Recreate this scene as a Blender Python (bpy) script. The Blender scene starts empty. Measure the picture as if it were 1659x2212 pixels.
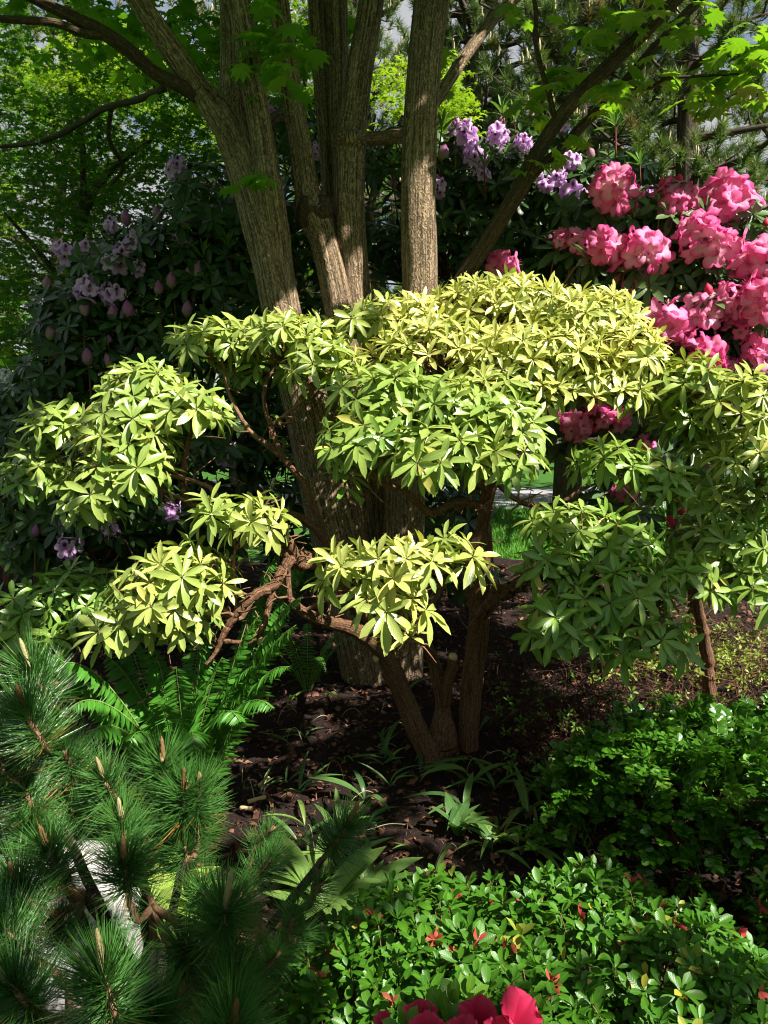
import bpy, math, random
import numpy as np
from mathutils import Matrix, Vector

rng = np.random.default_rng(7)
random.seed(7)
SC = bpy.context.scene
COL = SC.collection

# ------------------------------------------------------------------ camera, sky, sun, exposure
CAM_H, PITCH, VFOV = 1.55, math.radians(8.4), math.radians(66)
cam = bpy.data.cameras.new('camera')
cam_o = bpy.data.objects.new('camera', cam)
COL.objects.link(cam_o)
cam_o.location = (0, 0, CAM_H)
cam_o.rotation_euler = (math.pi / 2 - PITCH, 0, 0)
cam.sensor_fit = 'VERTICAL'
cam.angle = VFOV
cam.clip_start = 0.05
cam.clip_end = 500
SC.camera = cam_o

SUN = np.array([0.53, -0.38, 0.76]); SUN /= np.linalg.norm(SUN)      # towards the sun
SUN_EL = math.asin(SUN[2]); SUN_AZ = math.atan2(SUN[0], SUN[1])
w = bpy.data.worlds.new('World'); SC.world = w; w.use_nodes = True
nt = w.node_tree
bg = nt.nodes['Background']
sky = nt.nodes.new('ShaderNodeTexSky'); sky.sky_type = 'NISHITA'; sky.sun_disc = False
sky.sun_elevation = SUN_EL; sky.sun_rotation = SUN_AZ
sky.air_density = 1.0; sky.dust_density = 0.6
tc = nt.nodes.new('ShaderNodeTexCoord')
cn = nt.nodes.new('ShaderNodeTexNoise'); cn.inputs['Scale'].default_value = 3.2; cn.inputs['Detail'].default_value = 6
cr = nt.nodes.new('ShaderNodeValToRGB'); cr.color_ramp.elements[0].position = .40; cr.color_ramp.elements[1].position = .56
cm = nt.nodes.new('ShaderNodeMix'); cm.data_type = 'RGBA'
nt.links.new(tc.outputs['Generated'], cn.inputs['Vector'])
nt.links.new(cn.outputs['Fac'], cr.inputs['Fac'])
nt.links.new(cr.outputs['Color'], cm.inputs['Factor'])
nt.links.new(sky.outputs['Color'], cm.inputs['A'])
cm.inputs['B'].default_value = (4.8, 4.9, 5.1, 1)
nt.links.new(cm.outputs['Result'], bg.inputs['Color'])
bg.inputs['Strength'].default_value = 0.05

sl = bpy.data.lights.new('sun', 'SUN'); sl.energy = 5.0; sl.angle = math.radians(0.53); sl.color = (1, .95, .86)
so = bpy.data.objects.new('sun', sl); COL.objects.link(so)
so.rotation_euler = Vector(SUN).to_track_quat('Z', 'Y').to_euler()
so.location = (6, -2, 12)

SC.view_settings.view_transform = 'Standard'; SC.view_settings.look = 'None'
SC.view_settings.gamma = 1.0; SC.view_settings.exposure = 1.25
SC.render.engine = 'CYCLES'
SC.cycles.use_denoising = True
SC.cycles.adaptive_threshold = 0.02
SC.cycles.filter_width = 1.05
SC.cycles.max_bounces = 6; SC.cycles.diffuse_bounces = 3; SC.cycles.glossy_bounces = 2
SC.cycles.transmission_bounces = 4; SC.cycles.sample_clamp_indirect = 4.0

# ------------------------------------------------------------------ helpers
F = 1106 / math.tan(VFOV / 2)
FW = np.array([0, math.cos(PITCH), -math.sin(PITCH)]); UP = np.array([0, math.sin(PITCH), math.cos(PITCH)]); RT = np.array([1., 0, 0])
CP = np.array([0, 0, CAM_H])

def at(px, py, d):
    """the point of the place seen at (px, py) of a 1659 x 2212 picture, d metres in front (world y)"""
    v = FW + RT * (px - 829.5) / F + UP * (1106 - py) / F
    return CP + v * (d / v[1])

def project(P):
    P = np.asarray(P) - CP
    z = P @ FW
    zz = np.where(np.abs(z) < 1e-6, 1e-6, z)
    return 829.5 + F * (P @ RT) / zz, 1106 - F * (P @ UP) / zz, z

def unit(v):
    v = np.asarray(v, float)
    return v / (np.linalg.norm(v, axis=-1, keepdims=True) + 1e-12)

def prop(o, label=None, cat=None, group=None, kind=None):
    if label: o['label'] = label
    if cat: o['category'] = cat
    if group: o['group'] = group
    if kind: o['kind'] = kind
    return o

def thing(name, loc, label, cat, group=None):
    o = bpy.data.objects.new(name, None); COL.objects.link(o)
    o.location = loc; o.empty_display_size = .1
    return prop(o, label, cat, group)

def raw_mesh(name, v, loops, sizes, mat, attrs=None, smooth=True):
    me = bpy.data.meshes.new(name)
    v = np.asarray(v, np.float32)
    me.vertices.add(len(v)); me.vertices.foreach_set('co', v.ravel())
    loops = np.asarray(loops, np.int32).ravel(); sizes = np.asarray(sizes, np.int32)
    me.loops.add(len(loops)); me.loops.foreach_set('vertex_index', loops)
    me.polygons.add(len(sizes))
    st = np.zeros(len(sizes), np.int32); st[1:] = np.cumsum(sizes)[:-1]
    me.polygons.foreach_set('loop_start', st)
    me.update(calc_edges=True)
    me.polygons.foreach_set('use_smooth', np.full(len(sizes), smooth))
    for k, a in (attrs or {}).items():
        at_ = me.attributes.new(k, 'FLOAT_VECTOR', 'POINT')
        at_.data.foreach_set('vector', np.asarray(a, np.float32).ravel())
    if mat is not None: me.materials.append(mat)
    return me

def child(name, me, parent, world_coords=True, kind=None):
    o = bpy.data.objects.new(name, me); COL.objects.link(o)
    if parent is not None:
        o.parent = parent
        if world_coords: 
            off = Vector()
            p = parent
            while p is not None:
                off += p.location; p = p.parent
            o.location = -off
    o.color = (0, 0, 0, 1)
    if kind: o['kind'] = kind
    return o

class Tmpl:
    def __init__(s, v, faces, luv):
        s.v = np.asarray(v, float); s.luv = np.asarray(luv, float)
        s.sizes = np.array([len(f) for f in faces]); s.loops = np.array([i for f in faces for i in f])
        s.me = {}
    def mesh(s, name, mat):
        k = (name, mat.name)
        if k not in s.me:
            s.me[k] = raw_mesh(name, s.v, s.loops, s.sizes, mat, {'luv': s.luv})
        return s.me[k]

def inst_arrays(t, M, inst):
    n = len(M); nv = len(t.v)
    v = np.einsum('nij,vj->nvi', M[:, :3, :3], t.v) + M[:, None, :3, 3]
    loops = (t.loops[None] + (np.arange(n) * nv)[:, None]).ravel()
    return v.reshape(-1, 3), loops, np.tile(t.sizes, n), np.tile(t.luv, (n, 1)), np.repeat(inst, nv, 0)

def merged(name, parts, mat, smooth=True):
    """parts: list of (v, loops, sizes, luv, inst)"""
    off = 0; V = []; L = []; S = []; U = []; I = []
    for v, l, s, u, i in parts:
        V.append(v); L.append(l + off); S.append(s); U.append(u); I.append(i); off += len(v)
    return raw_mesh(name, np.concatenate(V), np.concatenate(L), np.concatenate(S), mat, {'luv': np.concatenate(U), 'inst': np.concatenate(I)}, smooth)

def leaf_tmpl(W=.3, segs=5, droop=.15, fold=.2, peak=.55, tip=1.0, curl=0., twist=0., wave=0.):
    v = [(0, 0, 0)]; uv = [(0, 0, 0)]
    for k in range(1, segs):
        t = k / segs
        a = peak
        p = (t / a) ** .9 if t < a else 1 - ((t - a) / (1 - a)) ** (1.6 * tip)
        p = max(p, .05); p = math.sin(min(p, 1) * math.pi / 2)
        hw = W / 2 * p
        z0 = -droop * t * t + curl * t
        for s in (-1, 0, 1):
            zz = z0 + fold * hw * abs(s) + wave * math.sin(9 * t + s) * abs(s) * W * .25
            v.append((s * hw + twist * t * t, t, zz)); uv.append((s, t, 0))
    v.append((twist, 1, -droop + curl)); uv.append((0, 1, 0))
    f = [(0, 2, 1), (0, 3, 2)]
    for k in range(segs - 2):
        b = 1 + 3 * k
        f += [(b, b + 1, b + 4, b + 3), (b + 1, b + 2, b + 5, b + 4)]
    b = 1 + 3 * (segs - 2); e = len(v) - 1
    f += [(b, b + 1, e), (b + 1, b + 2, e)]
    return Tmpl(v, f, uv)

def frames(P, D, Nn, L, Wd=None):
    """leaf matrices: Y along D, Z about Nn, length L, width factor Wd"""
    P = np.atleast_2d(P); D = unit(np.atleast_2d(D)); Nn = np.atleast_2d(Nn)
    Z = unit(Nn - (Nn * D).sum(1, keepdims=True) * D); X = np.cross(D, Z)
    n = len(P); M = np.zeros((n, 4, 4)); L = np.broadcast_to(np.asarray(L, float), (n,))
    Wd = np.ones(n) if Wd is None else np.broadcast_to(np.asarray(Wd, float), (n,))
    M[:, :3, 0] = X * (L * Wd)[:, None]; M[:, :3, 1] = D * L[:, None]; M[:, :3, 2] = Z * L[:, None]
    M[:, :3, 3] = P; M[:, 3, 3] = 1
    return M

def perp(N):
    N = unit(N)
    a = np.cross(N, [0, 0, 1.]); 
    if np.linalg.norm(a) < .05: a = np.cross(N, [1., 0, 0])
    a = unit(a); return a, np.cross(N, a)

def whorl(P, N, n, L, th=(60, 105), grav=.25, wj=.12, lj=.15, stem=.012):
    N = unit(N); a, b = perp(N); ph0 = rng.uniform(0, 6.28)
    Ms = []
    k = np.arange(n)
    ph = ph0 + k * 2.399963 + rng.normal(0, .12, n)
    tt = (k + .5) / n
    T = np.radians(th[0] + (th[1] - th[0]) * tt + rng.normal(0, 7, n))
    rad = np.cos(ph)[:, None] * a + np.sin(ph)[:, None] * b
    D = np.cos(T)[:, None] * N + np.sin(T)[:, None] * rad
    D = unit(D + np.array([0, 0, -1.]) * (grav * rng.uniform(.3, 1.4, n))[:, None] * np.sin(T)[:, None])
    Nn = np.sin(T)[:, None] * N - np.cos(T)[:, None] * rad + rng.normal(0, .16, (n, 3))
    LL = L * (.62 + .45 * tt ** .6) * (1 + rng.uniform(-lj, lj, n))
    base = P - N * (tt * stem)[:, None] + rad * .004
    return frames(base, D, Nn, LL, 1 + rng.uniform(-wj, wj, n))

class Leaves:
    """collects leaf matrices of one plant, then puts the ~300 largest in view as parts, the rest as one part"""
    def __init__(s, tm): s.tm = tm; s.M = []; s.I = []
    def add(s, M, tint=0.):
        if len(M) == 0: return
        n = len(M); i = np.zeros((n, 3)); i[:, 0] = rng.uniform(0, 1, n); i[:, 1] = tint
        s.M.append(M); s.I.append(i)
    def build(s, parent, mat, singles=300, leafname='leaf', restname='foliage', smooth=True):
        M = np.concatenate(s.M); I = np.concatenate(s.I); n = len(M)
        var = rng.integers(0, len(s.tm), n)
        pick = np.zeros(n, bool)
        if singles:
            mid = M[:, :3, 3] + M[:, :3, 1] * .5
            px, py, z = project(mid)
            ok = (z > .2) & (px > 4) & (px < 1655) & (py > 4) & (py < 2208)
            bx = np.clip(px // 14, 0, 119).astype(int); by = np.clip(py // 14, 0, 159).astype(int)
            zb = np.full((160, 120), 1e9)
            np.minimum.at(zb, (by[ok], bx[ok]), z[ok])
            size = np.linalg.norm(M[:, :3, 1], axis=1) / np.maximum(z, .1)
            score = np.where(ok & (z <= zb[by, bx] + .02), size, -1)
            order = np.argsort(-score)[:singles]
            pick[order[score[order] > 0]] = True
        parts = []
        for k, t in enumerate(s.tm):
            m = (var == k) & ~pick
            if m.any(): parts.append(inst_arrays(t, M[m], I[m]))
        if parts: child(restname, merged(restname, parts, mat, smooth), parent, kind='stuff')
        T = Matrix.Translation(-parent.location)
        for i in np.nonzero(pick)[0]:
            o = bpy.data.objects.new(leafname, s.tm[var[i]].mesh(leafname, mat)); COL.objects.link(o)
            o.parent = parent; o.matrix_basis = T @ Matrix(M[i].tolist())
            o.color = (I[i, 0], I[i, 1], 0, 1)

def spline(pts, n_per=8):
    P = np.asarray(pts, float)
    Q = np.vstack([2 * P[0] - P[1], P, 2 * P[-1] - P[-2]])
    out = []
    for i in range(1, len(Q) - 2):
        p0, p1, p2, p3 = Q[i - 1], Q[i], Q[i + 1], Q[i + 2]
        t = np.linspace(0, 1, n_per, endpoint=False)[:, None]
        out.append(.5 * ((2 * p1) + (p2 - p0) * t + (2 * p0 - 5 * p1 + 4 * p2 - p3) * t ** 2 + (3 * p1 - p0 - 3 * p2 + p3) * t ** 3))
    out.append(P[-1:])
    return np.vstack(out)

def tube_arr(pts, rad, nseg=8, rough=0., freq=3., wob=0., n_per=8, inst=(0, 0, 0)):
    pr = spline(np.column_stack([pts, rad]), n_per) if n_per > 1 else np.column_stack([pts, rad])
    C, r = pr[:, :3].copy(), np.maximum(pr[:, 3], 1e-4)
    if wob: C[1:-1] += rng.normal(0, 1, (len(C) - 2, 3)) * (wob * r[1:-1])[:, None]
    T = unit(np.gradient(C, axis=0))
    ang = np.linspace(0, 2 * np.pi, nseg, endpoint=False)
    a, _ = perp(T[0]); V = []; U = []; ln = 0
    ph = rng.uniform(0, 6.28, 8); kk = rng.integers(2, 7, 8)
    for i in range(len(C)):
        if i: ln += np.linalg.norm(C[i] - C[i - 1])
        a = unit(a - (a @ T[i]) * T[i]); b = np.cross(T[i], a)
        rr = np.full(nseg, r[i])
        if rough:
            q = sum(np.sin(kk[j] * ang + ph[j] + freq * (j % 4 + .6) * ln * (1 if j % 2 else -.6)) / (1 + .5 * j) for j in range(6))
            rr = rr * (1 + rough * q * .5)
        V.append(C[i] + np.cos(ang)[:, None] * a * rr[:, None] + np.sin(ang)[:, None] * b * rr[:, None])
        U.append(np.column_stack([np.cos(ang) * r[i], np.sin(ang) * r[i], np.full(nseg, ln)]))
    V.append(C[-1:] + T[-1] * r[-1] * .3); U.append([[0, 0, ln]])
    V.insert(0, C[:1]); U.insert(0, [[0, 0, 0]])
    V = np.vstack(V); U = np.vstack(U); m = len(C)
    i, j = np.meshgrid(np.arange(m - 1), np.arange(nseg), indexing='ij'); j2 = (j + 1) % nseg
    q = np.stack([1 + i * nseg + j, 1 + i * nseg + j2, 1 + (i + 1) * nseg + j2, 1 + (i + 1) * nseg + j], -1).reshape(-1, 4)
    e = 1 + (m - 1) * nseg; jj = np.arange(nseg); jn = (jj + 1) % nseg
    cap = np.stack([e + jj, e + jn, np.full(nseg, len(V) - 1)], -1)
    cap0 = np.stack([1 + jn, 1 + jj, np.zeros(nseg, int)], -1)
    loops = np.concatenate([q.ravel(), cap.ravel(), cap0.ravel()]); sizes = np.concatenate([np.full(len(q), 4), np.full(2 * nseg, 3)])
    return V, loops, sizes, U, np.tile(inst, (len(V), 1)).astype(float)

def pxpath(rows):
    """rows of (px, py, d, width px) -> points, radii"""
    P = np.array([at(a, b, c) for a, b, c, _ in rows]); _, _, z = project(P)
    return P, np.array([r[3] for r in rows]) / 2 / F * z

def limb(name, rows, mat, parent, nseg=16, rough=.05, freq=3., wob=0., n_per=10):
    P, r = pxpath(rows)
    return child(name, merged(name, [tube_arr(P, r, nseg, rough, freq, wob, n_per)], mat), parent)

# ------------------------------------------------------------------ materials
def newmat(name):
    m = bpy.data.materials.new(name); m.use_nodes = True
    n = m.node_tree; n.nodes.clear(); return m, n

def N(n, typ, **kw):
    x = n.nodes.new(typ)
    for k, v in kw.items(): setattr(x, k, v)
    return x

def mixc(n, fac, a, b):
    m = N(n, 'ShaderNodeMix', data_type='RGBA')
    for s, v in (('Factor', fac), ('A', a), ('B', b)):
        i = m.inputs[s]
        if isinstance(v, bpy.types.NodeSocket): n.links.new(v, i)
        elif s == 'Factor': i.default_value = v
        else: i.default_value = (*v, 1)
    return m.outputs['Result']

def math_(n, op, a, b=None, clamp=False):
    m = N(n, 'ShaderNodeMath', operation=op, use_clamp=clamp)
    for i, v in enumerate((a, b)):
        if v is None: continue
        if isinstance(v, bpy.types.NodeSocket): n.links.new(v, m.inputs[i])
        else: m.inputs[i].default_value = v
    return m.outputs[0]

def inst_in(n):
    a = N(n, 'ShaderNodeAttribute', attribute_name='inst'); oi = N(n, 'ShaderNodeObjectInfo')
    ad = N(n, 'ShaderNodeVectorMath', operation='ADD')
    n.links.new(a.outputs['Vector'], ad.inputs[0]); n.links.new(oi.outputs['Color'], ad.inputs[1])
    s = N(n, 'ShaderNodeSeparateXYZ'); n.links.new(ad.outputs[0], s.inputs[0])
    u = N(n, 'ShaderNodeAttribute', attribute_name='luv'); us = N(n, 'ShaderNodeSeparateXYZ')
    n.links.new(u.outputs['Vector'], us.inputs[0])
    return s.outputs['X'], s.outputs['Y'], us.outputs['X'], us.outputs['Y'], u.outputs['Vector']

def noise(n, scale, detail=3, vec=None, rough=.55):
    t = N(n, 'ShaderNodeTexNoise'); t.inputs['Scale'].default_value = scale; t.inputs['Detail'].default_value = detail
    t.inputs['Roughness'].default_value = rough
    if vec is not None: n.links.new(vec, t.inputs['Vector'])
    return t.outputs['Fac']

def ramp(n, fac, stops):
    r = N(n, 'ShaderNodeValToRGB'); e = r.color_ramp.elements
    while len(e) < len(stops): e.new(.5)
    for k, (p, c) in enumerate(stops): e[k].position = p; e[k].color = (*c, 1) if len(c) == 3 else c
    n.links.new(fac, r.inputs['Fac']); return r.outputs['Color']

def leaf_mat(name, ca, cb, ct=None, rib=(.3, .4, .15), ribw=.10, ribk=.5, rough=.38, trans=.3, tcol=(1.25, 1.3, .5), spec=.5, speck=0., spots=(.02, .05, .01), dead=None, coat=0.):
    m, n = newmat(name)
    rnd, tint, ux, uy, uv = inst_in(n)
    base = mixc(n, rnd, ca, cb)
    if ct: base = mixc(n, tint, base, ct)
    if dead:                     # an occasional yellowed or brown leaf
        base = mixc(n, math_(n, 'GREATER_THAN', rnd, dead[1]), base, dead[0])
    geo = N(n, 'ShaderNodeNewGeometry')
    nz = noise(n, 60, 3, geo.outputs['Position'])
    base = mixc(n, math_(n, 'MULTIPLY', nz, .35), base, tuple(c * .55 for c in ca))
    if speck:
        nz2 = noise(n, 420, 1, geo.outputs['Position'])
        sp = math_(n, 'MULTIPLY', math_(n, 'GREATER_THAN', nz2, .66), speck)
        base = mixc(n, sp, base, spots)
    ab = math_(n, 'ABSOLUTE', ux)
    rb = math_(n, 'MULTIPLY', math_(n, 'SUBTRACT', 1.0, math_(n, 'DIVIDE', ab, ribw), True), ribk)
    base = mixc(n, rb, base, rib)
    p = N(n, 'ShaderNodeBsdfPrincipled'); n.links.new(base, p.inputs['Base Color'])
    p.inputs['Roughness'].default_value = rough; p.inputs['Specular IOR Level'].default_value = spec
    if coat: p.inputs['Coat Weight'].default_value = coat; p.inputs['Coat Roughness'].default_value = .25
    # relief: side veins
    wv = math_(n, 'SINE', math_(n, 'ADD', math_(n, 'MULTIPLY', uy, 55), math_(n, 'MULTIPLY', ab, -14)))
    bp = N(n, 'ShaderNodeBump'); bp.inputs['Strength'].default_value = .12; bp.inputs['Distance'].default_value = .002
    n.links.new(wv, bp.inputs['Height']); n.links.new(bp.outputs[0], p.inputs['Normal'])
    t = N(n, 'ShaderNodeBsdfTranslucent')
    mu = N(n, 'ShaderNodeVectorMath', operation='MULTIPLY'); n.links.new(base, mu.inputs[0]); mu.inputs[1].default_value = tcol
    n.links.new(mu.outputs[0], t.inputs['Color'])
    mx = N(n, 'ShaderNodeMixShader'); mx.inputs[0].default_value = trans
    n.links.new(p.outputs[0], mx.inputs[1]); n.links.new(t.outputs[0], mx.inputs[2])
    o = N(n, 'ShaderNodeOutputMaterial'); n.links.new(mx.outputs[0], o.inputs[0])
    return m

def bark_mat(name, hi, lo, lichen=None, scale=60, stretch=.12, bump=.6, dist=.01, rough=.9, patch=.62):
    m, n = newmat(name)
    u = N(n, 'ShaderNodeAttribute', attribute_name='luv')
    mp = N(n, 'ShaderNodeMapping'); mp.inputs['Scale'].default_value = (1, 1, stretch); n.links.new(u.outputs['Vector'], mp.inputs[0])
    mp2 = N(n, 'ShaderNodeMapping'); mp2.inputs['Scale'].default_value = (1, 1, stretch * .5); n.links.new(u.outputs['Vector'], mp2.inputs[0])
    n1 = noise(n, scale * 1.5, 5, mp2.outputs[0], .7)
    v = N(n, 'ShaderNodeTexVoronoi', feature='DISTANCE_TO_EDGE'); v.inputs['Scale'].default_value = scale * .9
    wob = N(n, 'ShaderNodeVectorMath', operation='ADD')
    nn = N(n, 'ShaderNodeTexNoise'); nn.inputs['Scale'].default_value = 25; n.links.new(u.outputs['Vector'], nn.inputs['Vector'])
    sc = N(n, 'ShaderNodeVectorMath', operation='SCALE'); sc.inputs['Scale'].default_value = .05; n.links.new(nn.outputs['Color'], sc.inputs[0])
    n.links.new(mp.outputs[0], wob.inputs[0]); n.links.new(sc.outputs[0], wob.inputs[1]); n.links.new(wob.outputs[0], v.inputs['Vector'])
    ed = math_(n, 'MULTIPLY', v.outputs['Distance'], 3.5, True)
    h = math_(n, 'ADD', math_(n, 'MULTIPLY', ed, .28), math_(n, 'MULTIPLY', math_(n, 'SUBTRACT', n1, .26), 1.35), True)
    c = ramp(n, h, [(.26, lo), (.50, tuple((a * .5 + b * .5) for a, b in zip(hi, lo))), (.72, hi)])
    geo = N(n, 'ShaderNodeNewGeometry')
    if lichen:
        l = noise(n, 9, 5, geo.outputs['Position'], .7)
        l2 = ramp(n, l, [(patch, (0, 0, 0)), (patch + .05, (1, 1, 1))])
        c = mixc(n, math_(n, 'MULTIPLY', l2, .7), c, lichen)
    big = noise(n, 5, 3, geo.outputs['Position'])
    c = mixc(n, math_(n, 'MULTIPLY', big, .4), c, tuple(x * .5 for x in hi))
    p = N(n, 'ShaderNodeBsdfPrincipled'); n.links.new(c, p.inputs['Base Color']); p.inputs['Roughness'].default_value = rough
    p.inputs['Specular IOR Level'].default_value = .2
    b = N(n, 'ShaderNodeBump'); b.inputs['Strength'].default_value = bump; b.inputs['Distance'].default_value = dist
    n.links.new(h, b.inputs['Height']); n.links.new(b.outputs[0], p.inputs['Normal'])
    o = N(n, 'ShaderNodeOutputMaterial'); n.links.new(p.outputs[0], o.inputs[0]); return m

def simple_mat(name, stops, scale=30, rough=.8, bump=.3, dist=.01, trans=0., detail=6):
    m, n = newmat(name)
    geo = N(n, 'ShaderNodeNewGeometry'); rnd, tint, ux, uy, uv = inst_in(n)
    f = noise(n, scale, detail, geo.outputs['Position'], .65)
    f2 = math_(n, 'ADD', math_(n, 'MULTIPLY', math_(n, 'SUBTRACT', rnd, .5), .5), f)
    c = ramp(n, f2, stops)
    p = N(n, 'ShaderNodeBsdfPrincipled'); n.links.new(c, p.inputs['Base Color']); p.inputs['Roughness'].default_value = rough
    p.inputs['Specular IOR Level'].default_value = .25
    if bump:
        b = N(n, 'ShaderNodeBump'); b.inputs['Strength'].default_value = bump; b.inputs['Distance'].default_value = dist
        n.links.new(f, b.inputs['Height']); n.links.new(b.outputs[0], p.inputs['Normal'])
    o = N(n, 'ShaderNodeOutputMaterial')
    if trans:
        t = N(n, 'ShaderNodeBsdfTranslucent'); n.links.new(c, t.inputs[0]); mx = N(n, 'ShaderNodeMixShader'); mx.inputs[0].default_value = trans
        n.links.new(p.outputs[0], mx.inputs[1]); n.links.new(t.outputs[0], mx.inputs[2]); n.links.new(mx.outputs[0], o.inputs[0])
    else: n.links.new(p.outputs[0], o.inputs[0])
    return m

def petal_mat(name, throat, mid, edge, blotch=None, trans=.35):
    m, n = newmat(name)
    rnd, tint, ux, uy, uv = inst_in(n)
    c = ramp(n, uy, [(0.05, throat), (.55, mid), (1, edge)])
    c = mixc(n, math_(n, 'MULTIPLY', math_(n, 'POWER', rnd, 2.5), .75), c, edge)
    if blotch:                  # the dark blotch on the upper petal
        sp = N(n, 'ShaderNodeSeparateXYZ'); n.links.new(uv, sp.inputs[0])
        k = math_(n, 'MULTIPLY', sp.outputs['Z'], math_(n, 'SUBTRACT', 1.0, math_(n, 'MULTIPLY', math_(n, 'ABSOLUTE', math_(n, 'SUBTRACT', uy, .45)), 3.2), True), True)
        c = mixc(n, math_(n, 'MULTIPLY', k, 1.6, True), c, blotch)
    p = N(n, 'ShaderNodeBsdfPrincipled'); n.links.new(c, p.inputs['Base Color']); p.inputs['Roughness'].default_value = .55
    p.inputs['Specular IOR Level'].default_value = .3
    t = N(n, 'ShaderNodeBsdfTranslucent'); n.links.new(c, t.inputs[0])
    mx = N(n, 'ShaderNodeMixShader'); mx.inputs[0].default_value = trans
    n.links.new(p.outputs[0], mx.inputs[1]); n.links.new(t.outputs[0], mx.inputs[2])
    o = N(n, 'ShaderNodeOutputMaterial'); n.links.new(mx.outputs[0], o.inputs[0]); return m

M_pieris = leaf_mat('pieris_leaf', (.135, .27, .035), (.22, .37, .055), (.68, .65, .20), rib=(.55, .58, .24), ribk=.40, rough=.31, spec=.6, trans=.24, speck=.35, spots=(.09, .17, .03), dead=((.55, .50, .12), .975))
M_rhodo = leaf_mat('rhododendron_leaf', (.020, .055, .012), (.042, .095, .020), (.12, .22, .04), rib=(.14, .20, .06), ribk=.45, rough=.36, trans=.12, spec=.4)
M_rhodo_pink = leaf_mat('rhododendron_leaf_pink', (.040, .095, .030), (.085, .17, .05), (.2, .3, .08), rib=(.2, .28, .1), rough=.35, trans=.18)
M_shoot = leaf_mat('new_shoot_leaf', (.10, .22, .04), (.16, .32, .06), rib=(.3, .35, .1), trans=.35)
M_maple = leaf_mat('maple_leaf', (.085, .21, .020), (.15, .31, .028), (.30, .42, .04), rib=(.2, .35, .06), ribk=.2, rough=.5, trans=.5, tcol=(1.3, 1.5, .45))
M_jmaple = leaf_mat('japanese_maple_leaf', (.040, .125, .014), (.085, .21, .022), (.33, .44, .045), rib=(.2, .3, .05), ribk=.1, rough=.55, trans=.45, tcol=(1.3, 1.5, .45))
M_azalea = leaf_mat('azalea_leaf', (.036, .130, .008), (.080, .215, .014), (.38, .40, .06), rib=(.2, .36, .08), ribk=.30, rough=.36, spec=.36, trans=.22, dead=((.45, .40, .05), .985))
M_box = leaf_mat('box_leaf', (.038, .13, .009), (.078, .21, .015), (.20, .40, .05), rib=(.1, .22, .05), ribk=.3, rough=.26, trans=.2)
M_fern = leaf_mat('fern_leaf', (.050, .19, .018), (.09, .28, .028), rib=(.15, .3, .06), ribk=.3, rough=.38, trans=.25)
M_strap = leaf_mat('strap_leaf', (.05, .13, .035), (.12, .24, .06), (.42, .55, .10), rib=(.3, .4, .2), ribk=.2, rough=.38, trans=.3)
M_needle = leaf_mat('dwarf_pine_needle', (.035, .125, .020), (.080, .21, .034), (.34, .17, .04), ribk=0, rough=.38, trans=.12)
M_pneedle = leaf_mat('pine_needle', (.085, .145, .040), (.18, .26, .070), (.22, .14, .06), ribk=0, rough=.5, trans=.28)
M_grass = leaf_mat('grass', (.08, .24, .02), (.14, .36, .03), ribk=0, rough=.5, trans=.35)
M_bark = bark_mat('maple_bark', (.56, .405, .255), (.040, .024, .014), lichen=(.44, .42, .33), scale=70, stretch=.055, patch=.69, bump=1.0, dist=.014)
M_bark_dk = bark_mat('maple_limb_bark', (.13, .088, .052), (.026, .018, .012), lichen=(.36, .36, .28), scale=80, stretch=.07, patch=.64)
M_pbark = bark_mat('pieris_bark', (.30, .155, .085), (.05, .024, .015), scale=120, stretch=.06, bump=.8, dist=.006)
M_twig = bark_mat('twig_bark', (.34, .20, .11), (.12, .06, .035), scale=150, bump=.4, dist=.003)
M_pine_bark = bark_mat('pine_bark', (.13, .095, .07), (.03, .022, .018), scale=30, bump=.8)
M_candle = simple_mat('candle', [(.3, (.16, .075, .03)), (.5, (.30, .19, .075)), (.7, (.42, .38, .18))], 420, .8, .8, .004)
M_bcandle = simple_mat('pine_candle', [(.3, (.42, .36, .2)), (.7, (.62, .58, .40))], 60, .8, 0)
M_cut = simple_mat('cut_wood', [(.3, (.55, .38, .20)), (.7, (.70, .55, .34))], 60, .8, .2)
M_redstem = simple_mat('red_stem', [(.3, (.16, .030, .022)), (.7, (.28, .07, .04))], 40, .6, 0)
M_gstem = simple_mat('green_stem', [(.3, (.16, .24, .06)), (.7, (.30, .36, .12))], 40, .6, 0)
M_pale = simple_mat('pale_stem', [(.3, (.28, .26, .14)), (.7, (.45, .42, .26))], 40, .6, 0)
M_soil = simple_mat('soil', [(.25, (.016, .008, .006)), (.5, (.055, .025, .016)), (.75, (.12, .058, .035))], 45, .95, 1, .03, detail=9)
M_chip = simple_mat('mulch', [(.2, (.040, .016, .010)), (.5, (.115, .048, .028)), (.85, (.24, .12, .07))], 30, .95, .3)
M_dead = simple_mat('dead_leaf', [(.2, (.10, .042, .018)), (.5, (.19, .085, .035)), (.85, (.32, .17, .075))], 25, .75, .4, .006, trans=.15)
M_lawn = simple_mat('lawn', [(.3, (.035, .11, .012)), (.7, (.075, .19, .022))], 8, .9, .6, .03)
M_path = simple_mat('path_gravel', [(.3, (.30, .30, .31)), (.5, (.40, .40, .41)), (.7, (.52, .52, .52))], 70, .95, .5, .01)
M_granite = simple_mat('granite', [(.38, (.06, .06, .065)), (.44, (.30, .29, .28)), (.58, (.44, .425, .40)), (.66, (.22, .21, .20))], 75, .8, .4, .004, detail=4)
M_lilac = petal_mat('lilac_petal', (.56, .22, .60), (.76, .44, .82), (.82, .54, .88), blotch=(.10, .008, .07))
M_pink = petal_mat('pink_petal', (.92, .64, .77), (.88, .38, .58), (.80, .075, .32), trans=.4)
M_red = petal_mat('crimson_petal', (.42, .010, .045), (.52, .018, .075), (.58, .035, .11), trans=.3)
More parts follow.
